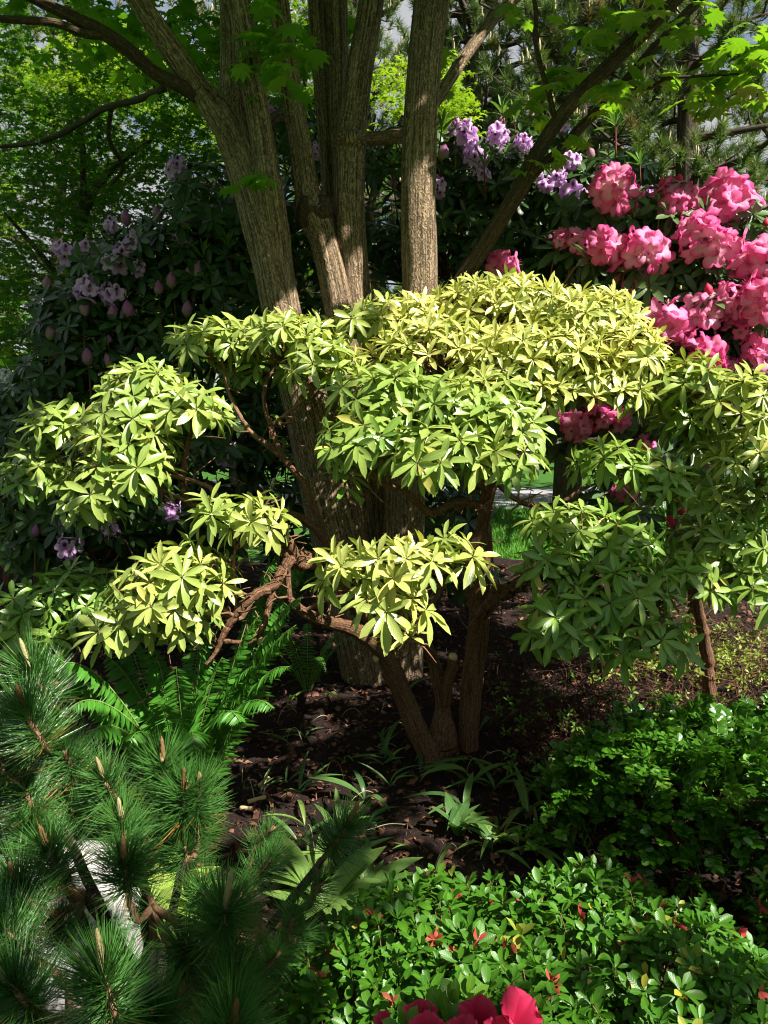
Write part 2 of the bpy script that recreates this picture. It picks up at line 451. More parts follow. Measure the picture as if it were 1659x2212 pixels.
M_white = petal_mat('white_petal', (.75, .74, .68), (.8, .8, .78), (.82, .82, .82), blotch=(.2, .02, .1))
M_bud_l = petal_mat('lilac_bud', (.35, .36, .12), (.42, .16, .30), (.34, .08, .30), trans=.1)
M_bud_p = petal_mat('pink_bud', (.5, .05, .1), (.7, .03, .10), (.72, .02, .08), trans=.15)
M_spent = simple_mat('spent_flower', [(.25, (.20, .05, .02)), (.5, (.38, .09, .05)), (.8, (.50, .05, .06))], 50, .7, 0, trans=.25)

# ------------------------------------------------------------------ leaf and flower shapes
T_pieris = [leaf_tmpl(.265, 5, d, fo, .58, .95, c, tw) for d, fo, c, tw in ((.12, .35, .02, 0), (.26, .25, .04, .03), (.05, .5, .0, -.04), (.36, .2, .08, .03), (.2, .4, .1, -.02))]
T_rhodo = [leaf_tmpl(.34, 5, d, fo, .52, 1.2, c, tw) for d, fo, c, tw in ((.12, .22, .02, 0), (.26, .15, .03, .03), (.02, .32, 0, -.02))]
T_shoot = [leaf_tmpl(.17, 4, d, .4, .5, 1.0) for d in (.05, .25)]
T_azalea = [leaf_tmpl(.44, 4, d, fo, .58, 1.25) for d, fo in ((.08, .35), (.2, .22), (-.08, .4))]
T_box = [leaf_tmpl(.62, 4, d, fo, .52, 1.5) for d, fo in ((.05, .25), (.2, .15))]
T_pinna = [leaf_tmpl(.20, 4, d, .25, .3, .9, 0, tw) for d, tw in ((.15, .10), (.3, .14), (.05, .06))]
T_strap = [leaf_tmpl(.14, 9, d, .5, .45, 1.0, c, tw) for d, c, tw in ((.5, .15, .05), (.9, .4, -.1), (.3, .0, .1), (1.3, .6, .06))]
def needle_tmpl(b):
    v = []; uv = []
    for t, wd in ((0, .5), (.5, .45), (1, .06)):
        z = b * t * t
        v += [(-wd, t, z), (wd, t, z), (0, t, z + wd * .8)]; uv += [(.5, t, 0)] * 3
    v = np.array(v); v[:, 0] *= .020; v[2::3, 2] = v[2::3, 2] - b * 0
    v = [(x, y, (z if abs(x) > 0 else z)) for x, y, z in v]
    v = np.array(v)
    for k, t in enumerate((0, .5, 1)):
        v[3 * k + 2, 2] = b * t * t + (.014 if k < 2 else .002)
    f = []
    for k in (0, 3): f += [(k, k + 1, k + 4, k + 3), (k + 1, k + 2, k + 5, k + 4), (k + 2, k, k + 3, k + 5)]
    return Tmpl(v, f, uv)
T_needle = [needle_tmpl(b) for b in (.02, .09, -.05)]
T_bneedle = [Tmpl([(-.017, 0, 0), (.017, 0, 0), (0, 1, b)], [(0, 1, 2)], [(.5, 0, 0)] * 2 + [(.5, 1, 0)]) for b in (0, .08)]
T_blade = [Tmpl([(-.035, 0, 0), (.035, 0, 0), (.025, .55, b * .3), (-.025, .55, b * .3), (0, 1, b)], [(0, 1, 2, 3), (3, 2, 4)], [(.5, 0, 0), (.5, 0, 0), (.5, .5, 0), (.5, .5, 0), (.5, 1, 0)]) for b in (.2, .5)]

def maple_tmpl(lobes, depth, droop, serr=False):
    """palmate leaf: petiole at the origin, middle lobe along +Y, size 1 across"""
    v = [(0, .32, 0)]; uv = [(0, .3, 0)]
    spread = math.radians(285)
    pts = []
    for k in range(lobes):
        a = -spread / 2 + spread * k / (lobes - 1)
        ln = .62 * (.62 + .38 * math.cos(a * .52)) + .04
        if k: pts.append((a - spread / (lobes - 1) / 2, ln * depth, 0))
        if serr:
            da = spread / (lobes - 1) * .24
            pts += [(a - da, ln * .78, .5), (a, ln, 1), (a + da, ln * .78, .5)]
        else: pts.append((a, ln, 1))
    for a, r, kk in pts:
        v.append((math.sin(a) * r, .32 + math.cos(a) * r, -droop * r * r + (.03 if kk == 0 else 0))); uv.append((.6, r, 0))
    v.append((0, 0, 0)); uv.append((0, 0, 0))
    f = [(0, i + 1, i) for i in range(1, len(pts))]
    f.append((0, 1, len(v) - 1)); f.append((0, len(v) - 1, len(pts)))
    return Tmpl(v, f, uv)
T_maple = [maple_tmpl(9, .66, d, True) for d in (.25, .5)]
T_canopy = [maple_tmpl(5, .62, d) for d in (.25, .5)]
T_far = [maple_tmpl(5, .5, .3)]
T_jmaple = [maple_tmpl(5, .40, d) for d in (.2, .5)]

def floret_tmpl(ruf=.10, seed=0, na=30):
    """open funnel with five rounded, ruffled lobes, axis +Z, radius about 1"""
    r0 = random.Random(seed); ph = r0.uniform(0, 6)
    v = []; uv = []; rings = [(.10, -.5), (.17, -.2), (.36, .02), (.64, .14), (.86, .16), (1.0, .09)]
    for k, (r, z) in enumerate(rings):
        t = k / (len(rings) - 1)
        for i in range(na):
            a = 2 * math.pi * i / na
            lobe = abs(math.cos(2.5 * a)) ** .55
            rr = r * (1 - t * t * .42 * (1 - lobe))
            zz = z + t * ruf * math.sin(10 * a + ph) + t * .05 * math.sin(3 * a + ph) - t * t * .16 * (1 - lobe)
            v.append((math.cos(a) * rr, math.sin(a) * rr, zz))
            up = max(0, math.cos(a)) ** 10
            uv.append((math.cos(2.5 * a), t, up))
    f = []
    for k in range(len(rings) - 1):
        for i in range(na):
            j = (i + 1) % na
            f.append((k * na + i, k * na + j, (k + 1) * na + j, (k + 1) * na + i))
    # stamens
    for q in range(5):
        a = 1.2 * q + ph; b = len(v)
        dx, dy = math.cos(a) * .25, math.sin(a) * .25
        v += [(0, .02, -.3), (.02, 0, -.3), (dx, dy + .012, .45), (dx + .012, dy, .45)]; uv += [(0, .9, 0)] * 4
        f.append((b, b + 1, b + 3, b + 2))
    return Tmpl(v, f, uv)
T_floret = [floret_tmpl(.06, 1), floret_tmpl(.09, 2), floret_tmpl(.045, 3)]

def lathe_tmpl(prof, na=10, bumps=0.):
    v = []; uv = []; f = []; m = len(prof)
    for k, (r, z) in enumerate(prof):
        for i in range(na):
            a = 2 * math.pi * (i + .5 * (k % 2)) / na
            rr = r * (1 + bumps * (1 if (i + k) % 2 else -1))
            v.append((math.cos(a) * rr, math.sin(a) * rr, z)); uv.append((.5, k / (m - 1), 0))
    for k in range(m - 1):
        for i in range(na):
            j = (i + 1) % na; f.append((k * na + i, k * na + j, (k + 1) * na + j, (k + 1) * na + i))
    f.append(tuple(range((m - 1) * na, m * na)))
    return Tmpl(v, f, uv)
T_bud = lathe_tmpl([(.08, 0), (.24, .12), (.34, .34), (.33, .55), (.22, .78), (.10, .92), (.02, 1.0)], 10, .09)
T_candle = lathe_tmpl([(.5, 0), (.62, .08), (.55, .2), (.6, .3), (.5, .42), (.54, .55), (.43, .68), (.45, .78), (.3, .9), (.12, 1.0)], 12, .16)
T_bcandle = lathe_tmpl([(.07, 0), (.085, .5), (.01, 1)], 4)

def axis_mat(P, axis, s, sz=None):
    a, b = perp(axis); c = unit(axis); sz = s if sz is None else sz
    M = np.eye(4); M[:3, 0] = a * s; M[:3, 1] = b * s; M[:3, 2] = c * sz; M[:3, 3] = P
    return M

def put(name, me, parent, M, rnd=None, tint=0.):
    o = bpy.data.objects.new(name, me); COL.objects.link(o)
    off = Vector(); p = parent
    while p is not None: off += p.location; p = p.parent
    o.parent = parent; o.matrix_basis = Matrix.Translation(-off) @ Matrix(np.asarray(M).tolist())
    o.color = (rng.uniform() if rnd is None else rnd, tint, 0, 1); return o

def truss(parent, P, axis, R, mat, n=13, open_=1.0, maxth=100):
    """a rounded head of funnel flowers: stalks, with each flower a sub-part"""
    axis = unit(axis); a, b = perp(axis); st = []
    dirs = []
    for k in range(n):
        th = math.radians(maxth) * math.sqrt((k + .4) / n); ph = k * 2.399963 + rng.uniform(-.15, .15)
        dirs.append(math.cos(th) * axis + math.sin(th) * (math.cos(ph) * a + math.sin(ph) * b))
    for d in dirs:
        st.append(tube_arr(np.array([P - axis * R * .5, P - axis * R * .25 + d * R * .12, P + d * R * .40]), np.array([.003, .0025, .0025]), 4, n_per=2))
    h = child('flower_head', merged('flower_head', st, M_gstem), parent)
    for d in dirs:
        s = R * rng.uniform(.58, .74) * open_
        M = axis_mat(P + d * R * rng.uniform(.52, .92), d + rng.normal(0, .28, 3), s, s * rng.uniform(.8, 1.05))
        ca, sa = math.cos(rng.uniform(0, 6.28)), math.sin(rng.uniform(0, 6.28))
        up = np.array([0, 0, 1.]); x = up - (up @ unit(d)) * unit(d)
        if np.linalg.norm(x) > .2:
            x = unit(x); z = unit(M[:3, 2]); x = unit(x - (x @ z) * z); y = np.cross(z, x)
            M[:3, 0] = x * s; M[:3, 1] = y * s
        put('flower', T_floret[rng.integers(0, 3)].mesh('flower_' + mat.name, mat), h, M)
    return h

# clumps -> whorl tips
def clump_tips(clumps, min_d, upb=.75, inner=.62, down=-.25, front=.35):
    """clumps of (px, py, d, rx px, ry px, rd m, n, tint): tip points on the upper, outer skin of each clump"""
    out = []
    for (px, py, d, rx, ry, rd, n, tint) in clumps:
        c = at(px, py, d); _, _, z = project(c); sx, sz = rx / F * z, ry / F * z
        got = []; tries = 0
        while len(got) < n and tries < n * 40:
            tries += 1
            u = unit(rng.normal(0, 1, 3))
            if u[2] < down or (u[1] > .55 and u[2] < .3): continue
            k = rng.uniform(inner, 1.0) ** .7
            p = c + u * np.array([sx, rd, sz]) * k
            if any(np.linalg.norm(p - g[0]) < min_d for g in got): continue
            if any(np.linalg.norm(p - g[0]) < min_d * .8 for g in out[-160:]): continue
            nn = unit(u * np.array([.8, .8, .6]) + np.array([0, -front * .5, upb]) + rng.normal(0, .22, 3))
            got.append((p, nn, np.clip(tint + rng.normal(0, .20 if tint > .5 else .09), 0, 1), c))
        out += got
    return out

def twigs_to_hub(tips, r=.0035, hubs=None, drop=.10, tint=0):
    arr = []
    for p, nn, t, c in tips:
        hub = c + np.array([0, .02, -drop]) + rng.normal(0, .03, 3)
        if hubs is not None:
            k = np.argmin(((hubs - c) ** 2).sum(1)); 
            if np.linalg.norm(hubs[k] - c) < .35: hub = hub * .35 + hubs[k] * .65
        mid = p * .55 + hub * .45 - nn * .03 + rng.normal(0, .015, 3)
        arr.append(tube_arr(np.array([hub, mid, p - nn * .02, p]), np.array([r * 1.7, r * 1.2, r, r * .8]), 4, n_per=2))
    return arr

# ================================================================== THE GROUND
def height(x, y):
    """gentle relief of the planting bed"""
    return (.025 * np.sin(1.9 * x + .6) * np.cos(1.5 * y) + .016 * np.sin(4.3 * x + 2.2 * y) + .010 * np.sin(9.7 * x - 7.1 * y + 1.)
            + .05 * np.exp(-((x - .1) ** 2 + (y - 4.1) ** 2) / .6))

def grid(name, x0, x1, y0, y1, nx, ny, mat, z, kind='structure', rough=0.):
    X, Y = np.meshgrid(np.linspace(x0, x1, nx), np.linspace(y0, y1, ny))
    Z = z(X, Y) if callable(z) else np.full_like(X, z)
    if rough: Z = Z + rng.normal(0, rough, Z.shape)
    v = np.stack([X, Y, Z], -1).reshape(-1, 3)
    i, j = np.meshgrid(np.arange(ny - 1), np.arange(nx - 1), indexing='ij'); a = i * nx + j
    q = np.stack([a, a + 1, a + nx + 1, a + nx], -1).reshape(-1, 4)
    return prop(child(name, raw_mesh(name, v, q.ravel(), np.full(len(q), 4), mat), None), kind=kind)

grid('lawn', -220, 220, -60, 320, 40, 40, M_lawn, -.16)
grid('soil', -4.2, 4.2, -.6, 8.2, 230, 230, M_soil, lambda x, y: height(x, y) * np.clip((4.2 - abs(x)) * 2, 0, 1) - .22 * np.clip((y - 7.4) / .8, 0, 1) - .2 * np.clip((abs(x) - 3.7) / .5, 0, 1), rough=.006)
# a grey gravel path that passes behind the bed
def ribbon(name, pts, width, mat, z):
    C = spline(pts, 10); T = unit(np.gradient(C, axis=0)); S = np.column_stack([T[:, 1], -T[:, 0]])
    v = []
    for c, s in zip(C, S):
        for k, dz in ((-1, -.05), (-.985, 0), (-.5, .012), (0, .018), (.5, .012), (.985, 0), (1, -.05)): v.append((c[0] + s[0] * k * width / 2, c[1] + s[1] * k * width / 2, z + dz))
    m = len(C); q = [(i * 7 + j, i * 7 + j + 1, i * 7 + j + 8, i * 7 + j + 7) for i in range(m - 1) for j in range(6)]
    return prop(child(name, raw_mesh(name, v, np.array(q).ravel(), np.full(len(q), 4), mat), None), kind='structure')
ribbon('path', [(-14, 17.5), (-7, 15.5), (-2, 14), (2, 13.2), (4.5, 13.4), (9, 15), (16, 18)], 2.6, M_path, -.13)

# grass blades on the parts of the lawn that show through the gaps
n = 26000
gx = rng.uniform(-1, 1, n); gy = 8.2 + 5 * rng.uniform(0, 1, n) ** 1.3
gx = np.where(rng.uniform(size=n) < .72, .6 + 2.4 * (gx + 1) * .75 * gy / 9, -5.5 + 1.2 * gx)
D = np.column_stack([rng.normal(0, .3, n), rng.normal(0, .3, n), np.ones(n)])
L = Leaves(T_blade); L.add(frames(np.column_stack([gx, gy, np.full(n, -.16)]), D, np.column_stack([rng.normal(0, 1, n), rng.normal(0, 1, n), np.zeros(n)]), rng.uniform(.05, .10, n), 2.0))
M_ = np.concatenate(L.M); I_ = np.concatenate(L.I); vv = rng.integers(0, 2, n)
g = child('grass', merged('grass', [inst_arrays(T_blade[k], M_[vv == k], I_[vv == k]) for k in (0, 1)], M_grass), None, kind='stuff')
prop(g, 'short sunlit lawn grass beyond the shrubs', 'grass')

# loose bark mulch over the soil
n = 32000
mx = rng.uniform(-2.8, 2.8, n); my = 1.5 + 5.6 * rng.uniform(0, 1, n) ** 1.2
T_chip = [Tmpl([(-.5, 0, 0), (.5, 0, .1), (.4, .5, .25), (-.45, .5, .2), (.3, 1, 0), (-.3, 1, .05)], [(0, 1, 2, 3), (3, 2, 4, 5)], [(0, 0, 0)] * 6),
          Tmpl([(-.08, 0, 0), (.08, 0, 0), (.07, .5, .2), (-.07, .5, .2), (.03, 1, .05), (-.03, 1, .05)], [(0, 1, 2, 3), (3, 2, 4, 5)], [(0, 0, 0)] * 6)]
D = np.column_stack([rng.normal(0, 1, n), rng.normal(0, 1, n), rng.normal(.08, .22, n)])
Mc = frames(np.column_stack([mx, my, height(mx, my) + rng.uniform(-.002, .014, n)]), D, np.column_stack([rng.normal(0, .4, n), rng.normal(0, .4, n), np.ones(n)]), rng.uniform(.008, .038, n), rng.uniform(.3, .9, n))
Ic = np.zeros((n, 3)); Ic[:, 0] = rng.uniform(0, 1, n); vv = (rng.uniform(size=n) < .55).astype(int)
g = child('mulch', merged('mulch', [inst_arrays(T_chip[k], Mc[vv == k], Ic[vv == k]) for k in (0, 1)], M_chip), None, kind='stuff')
prop(g, 'dark shredded bark mulch spread over the bed', 'mulch')

# ================================================================== THE MULTI-STEMMED MAPLE
base = at(815, 1490, 4.1); base[2] = 0
maple = thing('maple_tree', base, 'large multi-stemmed maple with grey fissured trunks rising behind the yellow-green shrub', 'tree')
def rnd_w(rows, k=1.): return [(a, b, c, w * k) for a, b, c, w in rows]
limb('trunk', [(815, 1540, 4.05, 150), (800, 1480, 4.05, 122), (765, 1300, 4.05, 116), (718, 1100, 4.0, 116), (682, 960, 4.0, 104), (655, 850, 4, 96), (630, 760, 4, 88), (610, 680, 4, 84), (592, 580, 4, 86), (575, 490, 4, 98), (552, 410, 4, 92), (527, 340, 4, 86), (505, 280, 4, 80), (507, 200, 4.05, 66), (508, 100, 4.1, 60), (500, -60, 4.15, 54), (490, -320, 4.2, 46), (470, -800, 4.3, 30)], M_bark, maple, 40, .06, 2.2)
limb('stem', [(596, 500, 3.97, 58), (586, 430, 3.93, 58), (568, 310, 3.9, 54), (552, 210, 3.88, 52), (534, 100, 3.86, 50), (517, 0, 3.84, 50), (500, -150, 3.8, 44), (470, -500, 3.75, 32), (450, -900, 3.7, 20)], M_bark, maple, 28, .05, 2.5)
limb('stem', [(805, 1500, 4.15, 110), (785, 1250, 4.15, 84), (762, 1000, 4.12, 68), (746, 800, 4.12, 62), (733, 680, 4.12, 60), (716, 590, 4.12, 60), (698, 520, 4.12, 58), (684, 478, 4.12, 70), (672, 452, 4.12, 72), (664, 415, 4.12, 56), (652, 330, 4.12, 52), (636, 240, 4.12, 50), (618, 120, 4.12, 47), (600, 0, 4.12, 46), (575, -200, 4.1, 40), (540, -700, 4.1, 24)], M_bark, maple, 28, .06, 3)
limb('stem', [(815, 1500, 4.35, 60), (780, 1100, 4.35, 50), (745, 700, 4.4, 44), (722, 500, 4.4, 40), (708, 330, 4.4, 38), (696, 180, 4.4, 38), (686, 60, 4.4, 38), (678, -60, 4.4, 36), (650, -500, 4.4, 24)], M_bark, maple, 20, .05, 3)
limb('stem', [(745, 420, 4.34, 46), (738, 330, 4.36, 46), (731, 230, 4.38, 46), (728, 120, 4.4, 48), (725, 0, 4.4, 48), (720, -200, 4.4, 40), (700, -600, 4.4, 24)], M_bark, maple, 20, .05, 3)
limb('stem', [(820, 1500, 4.2, 120), (806, 1250, 4.2, 92), (792, 1000, 4.2, 80), (776, 720, 4.2, 70), (768, 640, 4.2, 66), (757, 520, 4.2, 68), (753, 420, 4.2, 66), (757, 300, 4.2, 66), (766, 230, 4.2, 60), (778, 140, 4.2, 58), (794, 50, 4.2, 56), (806, -40, 4.2, 54), (830, -300, 4.25, 44), (880, -800, 4.3, 26)], M_bark, maple, 30, .06, 2.6)
limb('stem', [(850, 1530, 4.1, 120), (866, 1400, 4.08, 98), (872, 1150, 4.06, 92), (880, 900, 4.06, 84), (903, 660, 4.05, 78), (907, 600, 4.05, 78), (905, 520, 4.05, 80), (904, 440, 4.05, 78), (905, 350, 4.05, 76), (909, 250, 4.05, 74), (916, 150, 4.05, 74), (925, 60, 4.05, 76), (935, -20, 4.05, 76), (960, -300, 4.0, 60), (1000, -800, 3.9, 34)], M_bark, maple, 34, .05, 2.4)
kn = at(755, 297, 4.13)
child('knot', merged('knot', [tube_arr(np.array([kn + [0, .05, 0], kn + [.002, .01, 0], kn + [.004, -.012, 0], kn + [.004, -.022, .002], kn + [.004, -.016, .003]]), np.array([.075, .060, .046, .030, .012]), 24, .16, 9, n_per=5)], M_bark), maple)
cq = at(679, 462, 4.12)
child('burr', merged('burr', [tube_arr(np.array([cq + [-.012, 0, .075], cq + [-.006, 0, .035], cq, cq + [.006, 0, -.03], cq + [.012, 0, -.06]]), np.array([.066, .088, .097, .090, .070]), 30, .20, 22, n_per=6)], M_bark_dk), maple)
for rows in ([(520, 345, 3.98, 60), (488, 275, 3.94, 62), (455, 225, 3.92, 58), (425, 188, 3.9, 54), (380, 122, 3.85, 50), (335, 55, 3.8, 47), (285, -20, 3.75, 44), (190, -160, 3.65, 38), (60, -380, 3.5, 28)],
             [(450, 222, 3.93, 34), (395, 188, 3.85, 31), (335, 158, 3.8, 30), (282, 112, 3.76, 30), (228, 74, 3.72, 29), (160, 38, 3.66, 24), (90, 5, 3.6, 22), (-40, -60, 3.5, 18)],
             [(228, 74, 3.72, 22), (180, 72, 3.68, 19), (120, 50, 3.62, 17), (50, 44, 3.55, 16), (-60, 36, 3.45, 13)],
             [(880, 292, 4.5, 30), (830, 298, 4.45, 30), (780, 300, 4.4, 30)],
             [(905, 270, 4.6, 26), (950, 205, 4.7, 26), (1000, 128, 4.8, 25), (1058, 50, 4.9, 24), (1115, -5, 5.0, 22), (1250, -120, 5.2, 16)],
             [(905, 760, 4.1, 50), (955, 680, 4.1, 40), (1000, 602, 4.1, 36), (1050, 525, 4.08, 35), (1090, 460, 4.06, 34), (1125, 405, 4.04, 36), (1142, 365, 4.02, 33), (1165, 325, 4.0, 31), (1190, 283, 3.98, 31), (1225, 235, 3.95, 31), (1290, 165, 3.9, 30), (1355, 105, 3.86, 29), (1450, 10, 3.8, 27), (1560, -110, 3.7, 22)],
             [(1128, 400, 4.04, 26), (1165, 362, 4.06, 23), (1210, 325, 4.08, 22), (1245, 285, 4.1, 21), (1290, 240, 4.12, 21), (1345, 185, 4.14, 22), (1400, 120, 4.16, 22), (1455, 60, 4.18, 21), (1520, -10, 4.2, 20), (1640, -130, 4.2, 14)],
             [(1196, 250, 3.97, 13), (1188, 210, 3.96, 12), (1170, 150, 3.95, 11), (1157, 90, 3.94, 11), (1158, 30, 3.93, 10), (1150, -20, 3.92, 9)],
             [(575, 470, 4.1, 30), (560, 300, 4.3, 26), (620, 250, 4.5, 22), (660, 350, 4.6, 18)],
             [(1340, 188, 4.14, 9), (1400, 190, 4.1, 9), (1440, 170, 4.08, 8), (1500, 165, 4.05, 6), (1600, 160, 4.0, 4)],
             [(535, 20, 4.3, 40), (540, 150, 4.3, 40), (530, 260, 4.25, 46)]):
    limb('branch', rows, M_bark_dk if rows[0][0] > 1000 or rows[0][0] < 500 or rows[0][0] == 905 and rows[0][1] == 760 else M_bark, maple, 16, .07, 5, .02)

ML = Leaves(T_maple)
def maple_leaves(px, py, d, n, sx, sy, sd, L=.105, tint=0., keep=lambda p: True):
    c = at(px, py, d); _, _, z = project(c)
    for _ in range(n):
        p = c + np.array([rng.normal(0, sx / F * z * .6), rng.normal(0, sd), rng.normal(0, sy / F * z * .55)])
        if not keep(p): continue
        a = rng.uniform(0, 6.28); dr = np.array([math.cos(a), math.sin(a), rng.uniform(-.55, .0)])
        ML.add(frames(p, dr, [rng.normal(0, .35), rng.normal(0, .35), 1], L * rng.uniform(.75, 1.2)), np.clip(tint + rng.normal(0, .15), 0, 1))
for a in ((618, 70, 3.5, 16, 45, 60, .12), (622, 165, 3.45, 7, 35, 25, .08), (560, 95, 3.75, 26, 60, 90, .2), (545, 375, 3.65, 8, 35, 20, .08), (480, 60, 4.5, 60, 120, 60, .4), (330, 20, 4.3, 60, 170, 30, .4), (110, 10, 4.2, 50, 170, 25, .4), (430, 130, 4.9, 60, 90, 60, .3),
          (250, 60, 5.2, 70, 160, 50, .4), (700, 40, 4.9, 20, 60, 60, .3), (650, 200, 5.0, 14, 40, 60, .3)): maple_leaves(*a, tint=.05)
for a in ((1185, 190, 4.0, 13, 50, 35, .12), (1260, 85, 3.9, 16, 50, 50, .12), (1350, 30, 3.8, 22, 80, 45, .15), (1312, 212, 3.8, 12, 45, 18, .1), (1140, 235, 4.3, 9, 45, 20, .12), (1205, 330, 4.1, 8, 40, 15, .1), (1190, 352, 4.0, 7, 60, 12, .1), (1455, 30, 3.9, 10, 40, 30, .1), (1105, 20, 4.4, 6, 20, 25, .1), (1580, 130, 4.0, 46, 85, 40, .2), (1560, 215, 4.0, 20, 60, 30, .15), (1400, 165, 4.1, 10, 50, 15, .1), (960, 170, 4.9, 10, 20, 80, .15), (1640, 110, 3.9, 22, 40, 50, .15)): maple_leaves(*a, tint=.45)  # sun shining through these leaves is put into their brighter tint

# ---- crown above the picture, its unseen leaves placed to shade spots and leave sun gaps
LIT = [(at(a, b, c), r) for a, b, c, r in (
    (1080, 660, 3.7, .34), (1240, 690, 3.6, .36), (960, 760, 3.4, .30), (1150, 770, 3.4, .36), (1330, 780, 3.4, .30), (1250, 840, 3.3, .3), (880, 690, 3.7, .24),
    (560, 730, 3.5, .22), (680, 760, 3.35, .22), (450, 740, 3.5, .15),
    (320, 850, 3.0, .24), (400, 890, 2.95, .2), (270, 940, 2.9, .26), (240, 1040, 2.85, .22), (130, 950, 3.1, .14), (70, 1020, 3.2, .14),
    (830, 860, 3.0, .26), (960, 900, 2.95, .28), (1080, 940, 2.9, .26), (800, 950, 2.85, .22), (950, 990, 2.8, .28),
    (510, 1120, 2.7, .18), (560, 1130, 2.68, .16), (400, 1230, 2.65, .22), (330, 1290, 2.6, .22), (560, 1300, 2.72, .16),
    (760, 1230, 2.55, .18), (870, 1220, 2.5, .2), (980, 1190, 2.6, .16), (850, 1320, 2.45, .2),
    (1320, 1000, 3.1, .15), (1230, 1150, 2.95, .18), (1600, 880, 3.3, .26), (1640, 980, 3.2, .2),
    (905, 560, 4.0, .20), (905, 450, 4.0, .12), (905, 370, 4.0, .06), (705, 600, 4.05, .11), (690, 530, 4.05, .09), (652, 270, 4.06, .07), (628, 640, 3.95, .10), (600, 520, 3.95, .05), (768, 590, 4.1, .08), (760, 470, 4.12, .05),
    (1320, 415, 4.1, .22), (1455, 440, 4.1, .22), (1570, 435, 4.1, .24), (1395, 545, 4.0, .24), (1530, 520, 4.0, .28), (1640, 600, 3.9, .28), (1530, 690, 3.9, .26), (1640, 740, 3.9, .26), (1530, 770, 3.85, .2),
    (1080, 580, 4.3, .12), (1000, 290, 5.0, .25), (1100, 310, 5.0, .25), (1240, 420, 4.8, .3),
    (610, 1740, 2.75, .16), (760, 1690, 2.9, .12), (1000, 1560, 3.3, .12), (680, 1570, 3.1, .08), (880, 1780, 2.6, .1), (1350, 1480, 3.1, .2), (160, 1930, 2.0, .2), (300, 1960, 2.2, .15), (620, 1400, 2.6, .15), (190, 1480, 2.5, .14), (1450, 1400, 3.6, .3), (1600, 1350, 3.6, .3),
    (330, 1700, 1.6, .16), (60, 1480, 1.5, .1), (1000, 1950, 1.75, .10), (1250, 2010, 1.6, .10), (850, 2080, 1.5, .10), (1100, 2120, 1.45, .1), (1450, 2030, 1.6, .1), (700, 2110, 1.5, .08), (1500, 1700, 2.4, .16), (1330, 1650, 2.4, .14), (1450, 1600, 2.5, .15), (1600, 1560, 2.6, .2), (1600, 2050, 1.6, .1), (950, 2060, 1.55, .14), (1300, 1960, 1.65, .12), (1150, 1960, 1.7, .12), (780, 2150, 1.45, .1), (400, 1800, 1.55, .12), (230, 1750, 1.55, .1), (220, 2050, 1.12, .08), (540, 1460, 2.55, .14), (300, 1480, 2.6, .14), (610, 1350, 2.6, .14), (580, 1500, 2.45, .12), (420, 1480, 2.55, .12))]
SHADE = [(at(a, b, c), r, k) for a, b, c, r, k in (
    (330, 600, 4.8, .6, 1.6), (480, 480, 4.9, .5, 1.5), (200, 740, 4.7, .5, 1.5), (140, 900, 4.6, .45, 1.3), (120, 1120, 4.3, .4, 1.3), (500, 950, 4.6, .4, 1.3), (450, 640, 4.7, .5, 1.4),
    (580, 420, 4.0, .4, 1.5), (500, 280, 4.0, .4, 1.5), (660, 330, 4.1, .35, 1.4), (750, 330, 4.2, .35, 1.2), (905, 250, 4.05, .35, .8), (560, 150, 3.9, .4, 1.4), (400, 120, 3.85, .4, 1.3), (640, 500, 4.1, .2, 1.2), (700, 150, 4.2, .4, 1.2),
    (1130, 400, 4.1, .3, .9), (1250, 230, 3.95, .35, .9), (950, 500, 4.9, .45, 1.3), (1100, 560, 4.8, .4, 1.0), (700, 420, 5.2, .5, 1.4),
    (750, 1620, 3.0, .35, .6), (1000, 1700, 2.9, .35, .7), (1200, 1550, 3.2, .4, 1.5), (900, 1500, 3.4, .4, 1.5), (620, 1560, 3.0, .35, 1.2), (800, 1150, 4.0, .35, 1.2), (700, 1050, 4.0, .3, 1.1),
    (400, 1500, 2.65, .35, .8), (250, 1600, 2.3, .3, .8), (110, 1330, 2.9, .25, .7),
    (60, 2080, 1.2, .25, .8), (320, 2150, 1.25, .2, .7), (480, 2000, 1.4, .2, .5), (700, 1850, 1.6, .2, .7), (500, 2180, 1.3, .2, .7),
    (1350, 1740, 2.4, .3, .6), (1550, 1680, 2.4, .3, .4), (1250, 1830, 2.2, .3, 1.2), (1450, 1850, 2.2, .3, 1.2),
    (900, 2000, 1.6, .3, .25), (1150, 2050, 1.5, .35, .25), (1400, 2100, 1.5, .35, .4), (1580, 2000, 1.6, .3, .4),
    (1330, 1270, 2.8, .35, .65), (1400, 1380, 2.75, .3, .8), (1230, 1350, 2.75, .25, .7), (1560, 1130, 3.2, .3, .4), (1320, 920, 4.0, .35, 1.2), (1450, 1050, 4.1, .35, 1.1),
    (100, 320, 7.5, .8, 1.6), (350, 350, 7.5, 1.0, 1.8), (250, 550, 7.2, 1.0, 1.8), (80, 650, 7.0, .6, .7), (480, 200, 7.5, .8, 1.6), (850, 1440, 4.05, .3, 2.), (760, 1250, 4.05, .3, 1.2),
    (330, 20, 4.3, .45, 1.9), (110, 10, 4.2, .45, 1.6), (480, 60, 4.5, .4, 1.9), (250, 60, 5.2, .5, 1.8), (430, 130, 4.9, .35, 1.8), (600, 120, 3.6, .22, 1.0))]
TRUNK_LIT = [k for k, l in enumerate(LIT) if 3.9 < l[0][1] < 4.15 and abs(l[0][0]) < .55]
LC = np.array([l[0] for l in LIT]); LR = np.array([l[1] for l in LIT])
CL = Leaves(T_canopy)
top_slope = math.tan(VFOV / 2 - PITCH)
cx = []
